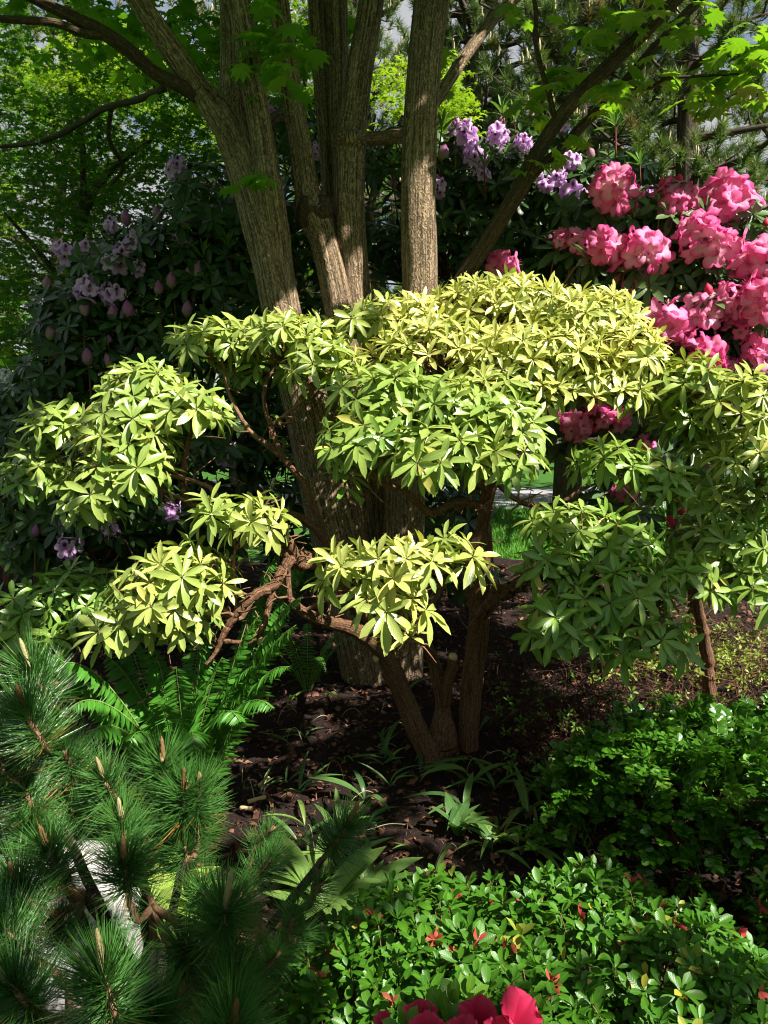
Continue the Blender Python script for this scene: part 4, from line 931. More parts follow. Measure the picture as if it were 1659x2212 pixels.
# ================================================================== TREES BEHIND
def jmaple(label, base, pads, limbs, tint, leaf=.062):
    t = thing('japanese_maple', base, label, 'tree')
    for r in limbs: limb('trunk' if r[0][3] > 24 else 'branch', r, M_bark_dk, t, 8, .08, 4, .06, 6)
    P = []; D = []; Nn = []; T = []
    for (px, py, d, rx, ry, rd, n, tn) in pads:
        c = at(px, py, d); _, _, z = project(c); k = int(n)
        # several thin, slightly drooping layers
        lay = rng.integers(0, max(2, int(ry / 18)), k) / max(1, int(ry / 18) - 1) * 2 - 1
        u = rng.normal(0, .48, (k, 2))
        x = u[:, 0] * rx / F * z; y = u[:, 1] * rd
        zz = lay * ry / F * z + rng.normal(0, .035, k) - .10 * (u ** 2).sum(1)
        P.append(c + np.column_stack([x, y, zz])); a = rng.uniform(0, 6.28, k)
        D.append(np.column_stack([np.cos(a), np.sin(a), rng.uniform(-.7, .05, k)])); Nn.append(np.column_stack([rng.normal(0, .35, k), rng.normal(0, .35, k), np.ones(k)]))
        T.append(np.clip(tn + rng.normal(0, .15, k), 0, 1))
    P, D, Nn, T = map(np.concatenate, (P, D, Nn, T))
    L = Leaves(T_jmaple); n = len(P)
    L.M = [frames(P, D, Nn, leaf * rng.uniform(.7, 1.25, n))]; I = np.zeros((n, 3)); I[:, 0] = rng.uniform(0, 1, n); I[:, 1] = T; L.I = [I]
    L.build(t, M_jmaple, 0, restname='crown', smooth=False)
    return t

pads = []
for k in range(105):
    px = rng.uniform(-120, 560); py = rng.uniform(60, 720)
    if py > 700 - px * .25 and px > 150: continue
    pads.append((px, py, rng.uniform(6.6, 8.6), rng.uniform(60, 110), rng.uniform(22, 50), .45, 170, .05))
for k in range(70):
    px = rng.uniform(-160, 600); py = rng.uniform(260, 760)
    pads.append((px, py, rng.uniform(8.2, 9.0), rng.uniform(80, 120), rng.uniform(40, 60), .4, 150, .03))
b = at(120, 1040, 8.0); b[2] = -.16
jmaple('broad dark green japanese maple with tiered layers of small leaves', b, pads,
       [[(150, 1240, 7.9, 50), (150, 1040, 7.9, 40), (160, 850, 7.8, 34), (170, 650, 7.7, 30), (175, 480, 7.6, 24), (230, 380, 7.5, 14), (330, 300, 7.4, 8)], [(175, 520, 7.6, 18), (180, 360, 7.5, 14), (175, 300, 7.4, 12), (150, 180, 7.4, 8)],
        [(355, 190, 5.6, 15), (300, 215, 5.8, 14), (230, 232, 6.0, 13), (180, 262, 6.2, 12), (90, 305, 6.4, 11), (-40, 320, 6.6, 9)], [(240, 232, 6.0, 11), (235, 300, 6.2, 10), (265, 360, 6.4, 9), (240, 400, 6.5, 6)], [(170, 650, 7.7, 16), (80, 540, 7.6, 11), (10, 460, 7.5, 7)], [(170, 600, 7.7, 14), (300, 520, 7.5, 10), (420, 470, 7.4, 6)]], .05)
pads = [(rng.uniform(40, 330), rng.uniform(85, 230), rng.uniform(9.2, 10.5), rng.uniform(40, 70), rng.uniform(14, 30), .4, 150, .95) for k in range(30)]  # sunlit spots of foliage, the brightness put into the leaf tint
pads += [(rng.uniform(-80, 60), rng.uniform(380, 720), rng.uniform(9, 10), 60, 30, .4, 160, .75) for k in range(14)]
pads += [(rng.uniform(330, 470), rng.uniform(160, 330), rng.uniform(9.2, 10), 50, 26, .4, 120, .8) for k in range(8)]
b = at(60, 1010, 9.8); b[2] = -.16
jmaple('bright yellow-green japanese maple in sun behind the dark tiered one', b, pads, [[(120, 1190, 9.8, 44), (120, 1010, 9.8, 34), (120, 700, 9.8, 28), (130, 450, 9.8, 22), (160, 200, 9.8, 12)], [(125, 600, 9.8, 16), (20, 500, 9.6, 8)], [(130, 450, 9.8, 14), (330, 280, 9.7, 7)]], .9, .07)
pads = [(rng.uniform(820, 1010), rng.uniform(140, 270), rng.uniform(8.2, 9.2), 42, 22, .35, 110, .9) for k in range(15)]
pads += [(rng.uniform(540, 720), rng.uniform(-20, 330), rng.uniform(7.6, 9), 60, 34, .4, 130, .35) for k in range(26)]
b = at(800, 1010, 8.8); b[2] = -.16
jmaple('lime green japanese maple glimpsed between the grey maple trunks', b, pads, [[(800, 1200, 8.8, 40), (800, 1010, 8.8, 30), (790, 700, 8.8, 26), (800, 450, 8.8, 18), (870, 250, 8.7, 8)], [(795, 600, 8.8, 16), (700, 350, 8.6, 9), (640, 100, 8.4, 5)]], .9, .065)

def pine(label, base, H, R, px_c, tufts, limb_n, trunk_r, candle=.35, nd=95, lean=0., visible_top=7.5, z0=1.0, L=.13):
    t = thing('pine_tree', base, label, 'tree')
    bx, by, bz = base
    tr = np.array([[bx, by, bz - .1], [bx + lean * .3, by, bz + H * .3], [bx + lean * .7, by, bz + H * .65], [bx + lean, by, bz + H]])
    child('trunk', merged('trunk', [tube_arr(tr, np.array([trunk_r * 1.25, trunk_r, trunk_r * .7, trunk_r * .2]), 14, .06, 2)], M_pine_bark), t)
    per = max(4, tufts // limb_n); TP = []; TD = []
    arr = []
    for k in range(limb_n):
        f = (k + rng.uniform()) / limb_n; z = z0 + (H - z0) * f * .95
        a = k * 2.4 + rng.normal(0, .3); ln = R * (1 - .65 * f) * rng.uniform(.65, 1.1)
        if math.sin(a) > .5: ln *= .6
        c0 = np.array([bx + lean * z / H, by, bz + z]); dr = np.array([math.cos(a), math.sin(a), 0])
        p1 = c0 + dr * ln * .5 + [0, 0, ln * rng.uniform(-.05, .18)]; p2 = c0 + dr * ln + [0, 0, ln * rng.uniform(.0, .35)]
        arr.append(tube_arr(np.array([c0, p1, p2]), np.array([.05, .032, .012]) * (trunk_r / .14), 5, .06, 3, n_per=3))
        for j in range(per):
            s = rng.uniform(.25, 1.0); q = (c0 * (1 - s) ** 2 + 2 * p1 * s * (1 - s) + p2 * s * s)
            q0 = q.copy(); sd = np.array([-dr[1], dr[0], 0]) * rng.normal(0, .32) * ln * .5
            q = q + sd + [0, 0, rng.uniform(-.10, .30)] + rng.normal(0, .1, 3)
            TP.append(q); TD.append(unit(dr * .5 + sd * .8 + np.array([0, 0, rng.uniform(.4, 1.3)])))
            if j % 2 == 0: arr.append(tube_arr(np.array([q0, (q0 + q) / 2 + [0, 0, -.03], q]), np.array([.012, .009, .006]), 3, n_per=1))
    child('limbs', merged('limbs', arr, M_pine_bark), t, kind='stuff')
    TP = np.array(TP); TD = np.array(TD)
    px, py, z = project(TP); vis = (py > -120) & (py < 720) & (px > -200) & (px < 1860) | (rng.uniform(size=len(TP)) < .12)
    TP, TD = TP[vis], TD[vis]; n = len(TP)
    ax = np.repeat(TD, nd, 0); k = len(ax)
    rv = unit(rng.normal(0, 1, (k, 3))); rv = unit(rv - (rv * ax).sum(1, keepdims=True) * ax)
    th = np.radians(rng.uniform(15, 88, k)); D = np.cos(th)[:, None] * ax + np.sin(th)[:, None] * rv
    P = np.repeat(TP, nd, 0) - ax * rng.uniform(0, .14, k)[:, None]
    LV = Leaves(T_bneedle); I = np.zeros((k, 3)); I[:, 0] = np.repeat(rng.uniform(0, .8, n), nd) + rng.uniform(0, .2, k); I[:, 1] = np.repeat((rng.uniform(size=n) < .05) * .7, nd)
    LV.M = [frames(P, D, rng.normal(0, 1, (k, 3)), L * rng.uniform(.75, 1.15, k), 2.2)]; LV.I = [I]
    LV.build(t, M_pneedle, 0, restname='needles', smooth=False)
    cM = [axis_mat(TP[i] + TD[i] * .02 + o_, unit(TD[i] * .3 + [0, 0, 1]), .20 * s_, .14 * s_) for i in range(n) if rng.uniform() < candle for o_, s_ in ((np.zeros(3), rng.uniform(.6, 1.1)), (rng.normal(0, .03, 3), rng.uniform(.3, .6)))]
    if cM:
        cM = np.array(cM); child('candles', merged('candles', [inst_arrays(T_bcandle, cM, np.zeros((len(cM), 3)))], M_bcandle), t, kind='stuff')
    return t

def foot(px, d): p = at(px, 900, d); return (p[0], p[1], -.16)
pine('bushy pine with pale upright candles behind the lilac rhododendron', foot(1230, 10.2), 7.2, 2.6, 0, 1500, 60, .15, .45)
pine('dense pine behind the right-hand maple trunk', foot(1010, 11.2), 7.5, 2.5, 0, 1400, 56, .16, .2)
pine('open dark pine with a bare blackish trunk behind the pink rhododendron', foot(1490, 9.2), 7.5, 2.2, 0, 620, 46, .15, .12, lean=-.3)
pine('loose pine with thin drooping boughs beyond the pink flowers', foot(1700, 10.5), 7.0, 2.5, 0, 900, 50, .14, .12)
pine('thick distant pine standing between two others on the lawn', foot(1360, 13.5), 8.5, 2.8, 0, 1100, 56, .18, .15, 80)
pine('pine seen through gaps of the yellow-green japanese maple', foot(200, 13), 8.5, 3.0, 0, 800, 50, .18, .2, 70)
pine('pine behind the dark tiered japanese maple', foot(520, 14), 8.5, 3.0, 0, 800, 50, .18, .2, 70)
pine('far pine filling the view between the grey maple trunks', foot(780, 13), 8.5, 2.8, 0, 1000, 54, .18, .2, 80)
pine('distant pine at the left end of the lawn', foot(-120, 12), 8, 2.8, 0, 300, 40, .17, .2, 70)

# a far belt of leafy trees closing the lawn on every side, the unseen rear added to dim sky light
n = 9500
th = rng.uniform(0, 2 * np.pi, n); u = th * 3; rr = np.where(np.sin(th) > 0, 23., 17.) + rng.normal(0, 1.5, n)
P = np.column_stack([np.cos(th) * rr, np.sin(th) * rr, rng.uniform(-.1, 1, n) * (6.2 + 1.8 * np.sin(u * 3) + 1.0 * np.sin(u * 7 + 1))])
a = rng.uniform(0, 6.28, n); LV = Leaves(T_jmaple)
I = np.zeros((n, 3)); I[:, 0] = rng.uniform(0, 1, n); I[:, 1] = np.clip(.25 + .3 * np.sin(u * 5), 0, .6)
M = frames(P, np.column_stack([np.cos(a), np.sin(a), rng.uniform(-.6, .1, n)]), np.column_stack([rng.normal(0, .8, n), rng.normal(0, .8, n), np.ones(n)]), rng.uniform(.7, 1.3, n))
wood = child('wood', merged('wood', [inst_arrays(T_far[0], M, I)], M_jmaple, False), None, kind='stuff'); prop(wood, 'far belt of leafy trees beyond the lawn', 'trees')

# ================================================================== FOREGROUND: DWARF PINE
b = at(330, 2212, 1.55); b[2] = 0
dp = thing('dwarf_pine', b, 'dwarf pine with long dark green needles and tan candles beside the granite boulder', 'shrub')
def dp_tuft(P, ax, h, L=.085, n=420, cand=1, cl=.07, cr=.011, brown=.05):
    ax = unit(ax)
    ax_n = np.repeat(ax[None], n, 0)
    rv = unit(rng.normal(0, 1, (n, 3))); rv = unit(rv - (rv @ ax)[:, None] * ax)
    s = rng.uniform(0, 1, n); th = np.radians(np.clip(28 + 52 * (1 - s) + rng.normal(0, 10, n), 8, 100))
    D = unit(np.cos(th)[:, None] * ax + np.sin(th)[:, None] * rv + [0, 0, -.08])
    LV = Leaves(T_needle); I = np.zeros((n, 3)); I[:, 0] = rng.uniform(0, 1, n); I[:, 1] = ((s < .12) & (rng.uniform(size=n) < brown * 6)) * 1.
    M = frames(P - ax * h * (1 - s)[:, None] + rv * .004, D, rv * .3 + ax, L * rng.uniform(.8, 1.15, n), 1.0)
    var = rng.integers(0, 3, n)
    o = child('needle_tuft', merged('needle_tuft', [inst_arrays(T_needle[k], M[var == k], I[var == k]) for k in range(3)], M_needle, False), dp, kind='stuff')
    for k in range(cand):
        q = P + (rng.normal(0, .006, 3) if k else 0); a2 = unit(ax + rng.normal(0, .18 if k else .05, 3) + [0, 0, .5])
        ln = cl * (rng.uniform(.45, .7) if k else 1)
        put('candle', T_candle.mesh('candle', M_candle), o, axis_mat(q - ax * .004, a2, cr * (1 if k == 0 else .7), ln))
    return o
tuf = [(66, 1445, 1.50, 78, .085, 2), (50, 1530, 1.42, 60, .085, 1), (222, 1680, 1.6, 58, .08, 1), (262, 1770, 1.5, 60, .08, 1), (268, 1862, 1.4, 70, .085, 1), (352, 1640, 1.65, 62, .085, 2), (395, 1705, 1.6, 58, .085, 2), (430, 1700, 1.62, 40, .08, 1), (100, 1830, 1.36, 62, .085, 1), (222, 2105, 1.12, 120, .10, 2), (15, 2120, 1.12, 80, .095, 1), (488, 1955, 1.32, 100, .088, 1), (752, 1785, 1.55, 75, .08, 1), (590, 1790, 1.58, 20, .05, 0), (600, 1840, 1.5, 50, .06, 0), (505, 2215, 1.15, 80, .09, 1), (505, 2140, 1.22, 40, .08, 0), (640, 1960, 1.45, 30, .055, 0), (160, 1650, 1.66, 40, .08, 0), (40, 1680, 1.5, 50, .08, 0), (340, 1790, 1.62, 40, .08, 0), (400, 1830, 1.6, 30, .075, 0), (150, 1740, 1.6, 40, .08, 0), (30, 1900, 1.3, 50, .085, 1), (-20, 1600, 1.45, 60, .085, 0), (-10, 1990, 1.2, 60, .09, 0), (400, 2040, 1.35, 40, .08, 0), (600, 2060, 1.4, 30, .06, 0), (700, 1900, 1.55, 30, .055, 0), (330, 2190, 1.2, 60, .09, 0), (120, 1990, 1.4, 20, .07, 0), (440, 1920, 1.55, 30, .08, 0), (60, 1780, 1.5, 40, .085, 0), (660, 2010, 1.5, 20, .05, 0), (420, 1770, 1.66, 40, .08, 0), (500, 2060, 1.3, 40, .08, 0), (310, 1940, 1.5, 10, .06, 0), (130, 1600, 1.6, 30, .08, 0)]
HUB = {}
for i, (px, py, d, cl, L, cand) in enumerate(tuf):
    P = at(px, py, d); z = project(P)[2]
    ax = unit(np.array([(px - 330) / 900 + rng.normal(0, .12), -.28 + rng.normal(0, .12), 1.]))
    if px > 550: ax = unit(np.array([.55 + rng.normal(0, .15), -.1, .8]))
    h = rng.uniform(.07, .12)
    dp_tuft(P, ax, h, L, int(430 * (L / .085)), cand, max(cl, 30) / F * z, .0105 if cand else .008)
    HUB[i] = (P - ax * h, ax)
# woody branches: from the base to sub-hubs and on to every tuft
subs = [at(330, 1960, 1.48), at(180, 1930, 1.5), at(100, 1760, 1.62), at(400, 1860, 1.6), at(560, 1990, 1.55), at(690, 1870, 1.62), at(60, 1620, 1.6), at(150, 2190, 1.35)]
for s_ in subs:
    m_ = (b + s_) / 2 + np.array([rng.normal(0, .05), rng.normal(0, .04), .02])
    child('branch', merged('branch', [tube_arr(np.array([b + [rng.normal(0, .03), rng.normal(0, .03), 0], m_, s_]), np.array([.016, .012, .009]), 10, .12, 14, .15)], M_pine_bark), dp)
for i, (q, ax) in HUB.items():
    s_ = min(subs, key=lambda c: np.linalg.norm(c - q))
    m_ = (s_ + q) / 2 - ax * .03 + rng.normal(0, .012, 3)
    child('branch', merged('branch', [tube_arr(np.array([s_, m_, q, q + ax * .08]), np.array([.0085, .0075, .006, .005]), 8, .15, 30, .15, 6)], M_twig), dp)

# ------------------------------------------------------------------ granite boulder
def boulder(name, c, r, label, seed):
    import bmesh
    from mathutils import noise as mn
    bm = bmesh.new(); bmesh.ops.create_icosphere(bm, subdivisions=5, radius=1)
    for v in bm.verts:
        p = v.co.copy(); n_ = mn.noise(p * 1.3 + Vector((seed, 0, 0))) * .28 + mn.noise(p * 4 + Vector((0, seed, 0))) * .06
        q = p * (1 + n_)
        for k in range(3): q[k] = math.copysign(abs(q[k]) ** .75, q[k])
        v.co = Vector((q.x * r[0], q.y * r[1], q.z * r[2]))
    for f_ in bm.faces: f_.smooth = True
    me = bpy.data.meshes.new(name); bm.to_mesh(me); bm.free(); me.materials.append(M_granite)
    o = bpy.data.objects.new(name, me); COL.objects.link(o); o.location = c; o.color = (.5, 0, 0, 1)
    return prop(o, label, 'rock')
c = at(110, 2010, 1.98); boulder('granite_boulder', (c[0], c[1], .06), (.25, .22, .23), 'pale speckled granite boulder behind the dwarf pine needles', 3.)

# ================================================================== FOREGROUND: AZALEAS
def mound_azalea(name, label, xy_fn, n, base, singles=300, Ll=.030, spent=40, tint=0., twl=.10, extra=None):
    t = thing(name, base, label, 'shrub')
    LV = Leaves(T_azalea); tw = []; pts = []
    for _ in range(n):
        p, nn = xy_fn()
        pts.append((p, nn))
        LV.add(whorl(p, nn, int(rng.integers(5, 8)), Ll * rng.uniform(.75, 1.2), (28, 88), .03, stem=.01), tint + (rng.uniform() < .012) * .8)
        LV.add(whorl(p - nn * rng.uniform(.015, .03), nn, 5, Ll * 1.0, (65, 110), .05, stem=.012), tint)
        if rng.uniform() < .5:
            q = p - nn * twl - [0, 0, .05]
            tw.append(tube_arr(np.array([q, (p + q) / 2 + rng.normal(0, .008, 3), p - nn * .005]), np.array([.0022, .0016, .0012]), 3, n_per=2))
    child('twigs', merged('twigs', tw, M_twig), t, kind='stuff')
    # main stems
    for k in range(7):
        p, nn = pts[rng.integers(0, len(pts))]
        child('stem', merged('stem', [tube_arr(np.array([np.array(base) + [rng.normal(0, .04), rng.normal(0, .04), -.02], (np.array(base) + p) / 2 + [0, 0, -.05], p - nn * .08]), np.array([.008, .006, .003]), 6, .1, 9)], M_twig), t)
    LV.build(t, M_azalea, singles)
    for k in range(spent):       # withered red flowers still hanging on
        p, nn = pts[rng.integers(0, len(pts))]
        px, py, _ = project(p[None])
        if not (0 < px[0] < 1659 and 0 < py[0] < 2212): continue
        D = unit(np.column_stack([rng.normal(0, .5, 5), rng.normal(-.2, .5, 5), rng.normal(.35, .5, 5)]))
        M = frames(np.repeat((p + nn * .012)[None], 5, 0), D, rng.normal(0, 1, (5, 3)), rng.uniform(.014, .03, 5), .9)
        I = np.zeros((5, 3)); I[:, 0] = rng.uniform(0, 1)
        child('withered_flower', merged('withered_flower', [inst_arrays(T_azalea[1], M, I)], M_spent), t)
    return t

def az_h(x, y):
    return .40 + .05 * np.sin(3.1 * x + 1) * np.cos(4 * y) + .03 * np.sin(9 * x + 5 * y) + .02 * np.sin(17 * x - 11 * y)
def az1():
    while True:
        x = rng.uniform(-.42, 1.15); y = rng.uniform(.85, 2.0)
        # outline of the bush in plan
        e = ((x - .34) / .72) ** 2 + ((y - 1.32) / .62) ** 2
        if e > 1: continue
        h = az_h(x, y) * (1 - .55 * e ** 3) + rng.uniform(-.05, .02)
        if rng.uniform() < .3: h -= rng.uniform(.03, .10)
        return np.array([x, y, h]), unit([1.2 * (x - .34) * e + rng.normal(0, .25), 1.2 * (y - 1.32) * e - .15 + rng.normal(0, .25), 1])
mound_azalea('azalea_bush', 'low mounded azalea with small glossy green leaves and withered red flowers', az1, 1500, (.34, 1.45, 0), 300, .037, 150)
def az2():
    while True:
        x = rng.uniform(.95, 1.75); y = rng.uniform(1.3, 2.35); e = ((x - 1.33) / .36) ** 2 + ((y - 1.8) / .48) ** 2
        if e > 1: continue
        h = (.40 + .04 * np.sin(8 * x + 6 * y)) * (1 - .6 * e ** 2) + rng.uniform(-.08, .02)
        return np.array([x, y, h]), unit([1.5 * (x - 1.33) * e + rng.normal(0, .3), 1.5 * (y - 1.8) * e + rng.normal(0, .3) - .1, 1])
mound_azalea('azalea_bush', 'sparser azalea with twiggy gaps next to the low mounded azalea', az2, 420, (1.33, 1.8, 0), 150, .037, 16)

def petal_tmpl(seed, nu=13, nv=12):
    r0 = random.Random(seed); a1, a2, a3 = (r0.uniform(0, 6.28) for _ in range(3)); v = []; uv = []; f = []
    for i in range(nv):
        t = i / (nv - 1); wd = .10 + .42 * math.sin(min(1, t * 1.15) * math.pi * .62) ** 1.1
        wd *= (1 - max(0, t - .72) ** 2 * 5.5)
        for j in range(nu):
            s_ = j / (nu - 1) * 2 - 1
            y = t * (1 - .13 * abs(s_) ** 2.5 * t) + .018 * t * math.sin(7 * s_ + a1) - (.05 * math.exp(-(s_ * 7) ** 2) * t ** 6)
            z = .34 * wd * s_ * s_ - .28 * max(0, t - .45) ** 2 + t * t * (.045 * math.sin(6 * s_ + a2) + .03 * math.sin(11 * s_ + a3 + 3 * t))
            v.append((s_ * wd, y, z)); uv.append((s_, t, 0))
    for i in range(nv - 1):
        for j in range(nu - 1): f.append((i * nu + j, i * nu + j + 1, (i + 1) * nu + j + 1, (i + 1) * nu + j))
    return Tmpl(v, f, uv)
T_petal = [petal_tmpl(k) for k in range(3)]
# the crimson flowers rising at the lower edge
b = at(1010, 2330, 1.02); b[2] = 0
cr_ = thing('crimson_azalea', b, 'large crimson azalea flowers standing up in front of the green azalea', 'flower')
for k, (px, py, d, s, ax) in enumerate(((908, 2208, 1.06, 34, (-.25, -.35, 1)), (1035, 2214, 1.04, 37, (-.15, -.3, 1)), (1118, 2200, 1.02, 42, (.3, -.3, 1)), (1000, 2245, 1.0, 34, (0, -.6, 1)), (1075, 2250, 1.0, 36, (.1, -.7, 1)), (830, 2205, 1.12, 14, (-.4, -.2, 1)), (925, 2240, 1.0, 34, (0, -.5, 1)))):
    P = at(px, py, d); R = s / F * project(P)[2] * 1.15
    stem_ = child('flower_stalk', merged('flower_stalk', [tube_arr(np.array([b + [rng.normal(0, .02), 0, .02], (b + P) / 2 + [rng.normal(0, .02), 0, .05], P - unit(ax) * R * .6]), np.array([.005, .004, .003]), 6)], M_gstem), cr_)
    ax = unit(ax); a_, b_ = perp(ax)
    for j in range(5):
        ph = j * 1.2566 + k; o_ = math.cos(ph) * a_ + math.sin(ph) * b_
        D = unit(ax * .95 + o_ * .55); tt = T_petal[(j + k) % 3]
        put('petal', tt.mesh('petal', M_red), stem_, frames(P - ax * R * .6 + o_ * .004, D, -o_ + ax * .3, R * 1.6 * rng.uniform(.9, 1.08))[0])
LV = Leaves(T_azalea)
for px, py, d in ((950, 2190, 1.08), (985, 2170, 1.12), (970, 2215, 1.05), (1150, 2205, 1.06), (1010, 2150, 1.15), (880, 2225, 1.04)):
    P = at(px, py, d); LV.add(whorl(P, [rng.normal(0, .2), -.1, 1], 7, .042, (10, 60), 0), .1)
LV.build(cr_, M_azalea, 100)

# ================================================================== RIGHT: BOX-LIKE SHRUB AND TWIGGY AZALEA
b = at(1500, 1850, 2.5); b[2] = 0
bx_ = thing('box_shrub', b, 'low spreading shrub with small round glossy leaves on arching green twigs', 'shrub')
LV = Leaves(T_box); tw = []
for k in range(900):
    while True:
        x = rng.uniform(.52, 1.75); y = rng.uniform(2.0, 3.0); e = ((x - 1.22) / .64) ** 2 + ((y - 2.5) / .50) ** 2
        if e < 1: break
    h = .40 * (1 - .75 * e ** 1.5) + .05 * math.sin(7 * x) * math.cos(6 * y) + rng.uniform(-.12, .03)
    p = np.array([x, y, max(.04, h)]); o_ = unit(np.array([(x - 1.22) + rng.normal(0, .5), (y - 2.5) - .25 + rng.normal(0, .4), rng.uniform(.3, 1.4)])); ln = rng.uniform(.08, .17)
    q = p + o_ * ln + [0, 0, -.25 * ln]; mid = (p + q) / 2 + [0, 0, .02]
    C = spline(np.array([p, mid, q]), 6)
    tw.append(tube_arr(np.array([p - o_ * .05, p, mid, q]), np.array([.0016, .0014, .0011, .0008]), 3, n_per=1))
    tn = float(rng.uniform() < .10) * rng.uniform(.4, 1)
    m = len(C); T = unit(np.gradient(C, axis=0)); sd = unit(np.cross(T, [0, 0, 1.])); u_ = np.cross(sd, T)
    for i in range(1, m):
        for s_ in (-1, 1):
            w_ = (sd if i % 2 else (sd * .5 + u_ * .8))[i] if False else (sd[i] * s_ + (u_[i] * .5 if i % 2 else 0))
            LV.add(frames(C[i], w_ + T[i] * .55 + rng.normal(0, .18, 3), u_[i] + rng.normal(0, .3, 3), rng.uniform(.021, .033)), tn)
    LV.add(frames(C[-1], T[-1], u_[-1], .022), tn)
child('twigs', merged('twigs', tw, M_gstem), bx_, kind='stuff')
for k in range(8): 
    e_ = b + np.array([rng.normal(0, .2) - .15, rng.normal(0, .15), .12])
    child('stem', merged('stem', [tube_arr(np.array([b + [rng.normal(0, .05), rng.normal(0, .05), -.02], (b + e_) / 2 + [0, 0, .05], e_]), np.array([.006, .004, .002]), 6, .1, 8)], M_pbark), bx_)
LV.build(bx_, M_box, 300)

def twiggy(label, cx_, cy_, rx, ry, n, hgt, tintv, leafn, col=M_twig):
    t = thing('twiggy_azalea', (cx_, cy_, 0), label, 'shrub'); tw = []; LV = Leaves(T_azalea)
    for k in range(n):
        a = rng.uniform(0, 6.28); r = math.sqrt(rng.uniform()); x = cx_ + rx * r * math.cos(a); y = cy_ + ry * r * math.sin(a)
        p = np.array([x, y, rng.uniform(.02, hgt * .6)]); o_ = unit([rng.normal(0, 1), rng.normal(-.2, 1), rng.uniform(.1, .9)]); ln = rng.uniform(.07, .2)
        q = p + o_ * ln + rng.normal(0, .015, 3)
        tw.append(tube_arr(np.array([p, (p + q) / 2 + rng.normal(0, .018, 3), q]), np.array([.0024, .0018, .0012]), 3, n_per=2))
        if rng.uniform() < leafn: LV.add(whorl(q, o_ + [0, 0, .7], 6, .028 * rng.uniform(.7, 1.2), (30, 90), 0), tintv)
    child('twigs', merged('twigs', tw, col), t, kind='stuff')
    LV.build(t, M_azalea, 120); return t
M_deadtwig = simple_mat('dead_twig', [(.3, (.07, .03, .02)), (.7, (.19, .09, .055))], 60, .85, 0)
twiggy('half bare azalea of tangled brown twigs with a few green tips', 1.15, 3.25, .62, .42, 900, .30, .15, .16, M_deadtwig)
twiggy('leafy low azalea in sun behind the tangle of brown twigs', 1.75, 4.1, .7, .45, 700, .40, .55, .85)
twiggy('thin tangle of bare twigs on shaded soil under the spreading shrub', .72, 3.6, .38, .5, 380, .28, .1, .10, M_deadtwig)

# ================================================================== FERNS
b = at(400, 1640, 2.65); b[2] = 0
fern = thing('sword_fern', b, 'sword fern with long arching fronds under the yellow-green branches', 'fern')
PL = Leaves(T_pinna)
tipsf = [(655, 1285, 2.65, .25), (640, 1350, 2.5, .2), (600, 1195, 2.85, .2), (625, 1440, 2.45, .25), (560, 1330, 2.6, .2), (520, 1560, 2.35, .3), (590, 1530, 2.4, .3), (120, 1440, 2.5, .32), (150, 1530, 2.4, .3), (230, 1420, 2.75, .2), (330, 1400, 2.7, .2), (440, 1390, 2.7, .15), (380, 1440, 2.5, .1), (480, 1420, 2.5, .15), (60, 1400, 2.65, .25), (280, 1600, 2.3, .25), (220, 1240, 3.0, .1), (440, 1300, 2.9, .1), (545, 1440, 2.5, .2), (660, 1200, 3.1, .2), (180, 1600, 2.3, .3), (420, 1620, 2.3, .3), (340, 1520, 2.35, .2)]
for (px, py, d, sag) in tipsf:
    e_ = at(px, py, d); m_ = b * .4 + e_ * .6 + [0, 0, sag * 1.1]
    t_ = np.linspace(0, 1, 9)[:, None]; b0 = b + [rng.normal(0, .04), rng.normal(0, .04), 0]
    C = b0 * (1 - t_) ** 2 + 2 * m_ * t_ * (1 - t_) + e_ * t_ ** 2
    C = spline(C, 8)
    child('frond', merged('frond', [tube_arr(C[::4], np.linspace(.0035, .001, len(C[::4])), 5, n_per=2)], M_gstem), fern)
    T = unit(np.gradient(C, axis=0)); ln = np.linalg.norm(np.diff(C, axis=0), axis=1).sum(); sd = unit(np.cross(T, [0, 0, 1.])); u_ = np.cross(sd, T)
    ks = np.linspace(.14, .995, int(ln / .015)); idx = (ks * (len(C) - 1)).astype(int)
    for s_ in (-1, 1):
        k_ = idx; f_ = ks; wl = .085 * np.minimum(1, np.sqrt(np.clip((1 - f_) * 1.9, 0, 1)) + .08) * np.clip(.55 + f_ * 1.2, 0, 1)
        PL.add(frames(C[k_], sd[k_] * s_ + T[k_] * .28 + np.array([0, 0, -.5]) + rng.normal(0, .08, (len(k_), 3)), u_[k_] + rng.normal(0, .22, (len(k_), 3)), wl * rng.uniform(.88, 1.1, len(k_))))
PL.build(fern, M_fern, 300, 'leaflet', 'leaflets')
b = at(660, 1170, 3.9); b[2] = 0
f2 = thing('sword_fern', b, 'small dark fern at the foot of the maple trunk', 'fern'); PL = Leaves(T_pinna)
for k in range(9):
    a = k * .7 + .2; e_ = b + np.array([math.cos(a) * .32, math.sin(a) * .25 - .1, .25 + .2 * rng.uniform()]); m_ = (b + e_) / 2 + [0, 0, .28]
    t_ = np.linspace(0, 1, 7)[:, None]; C = spline(b * (1 - t_) ** 2 + 2 * m_ * t_ * (1 - t_) + e_ * t_ ** 2, 6); T = unit(np.gradient(C, axis=0)); sd = unit(np.cross(T, [0, 0, 1.])); u_ = np.cross(sd, T)
    child('frond', merged('frond', [tube_arr(C[::4], np.linspace(.003, .001, len(C[::4])), 5, n_per=2)], M_gstem), f2)
    k_ = np.arange(5, len(C))
    for s_ in (-1, 1): PL.add(frames(C[k_], sd[k_] * s_ + T[k_] * .3 + [0, 0, -.2], u_[k_], .05 * np.linspace(1, .2, len(k_))))
PL.build(f2, M_fern, 80, 'leaflet', 'leaflets')

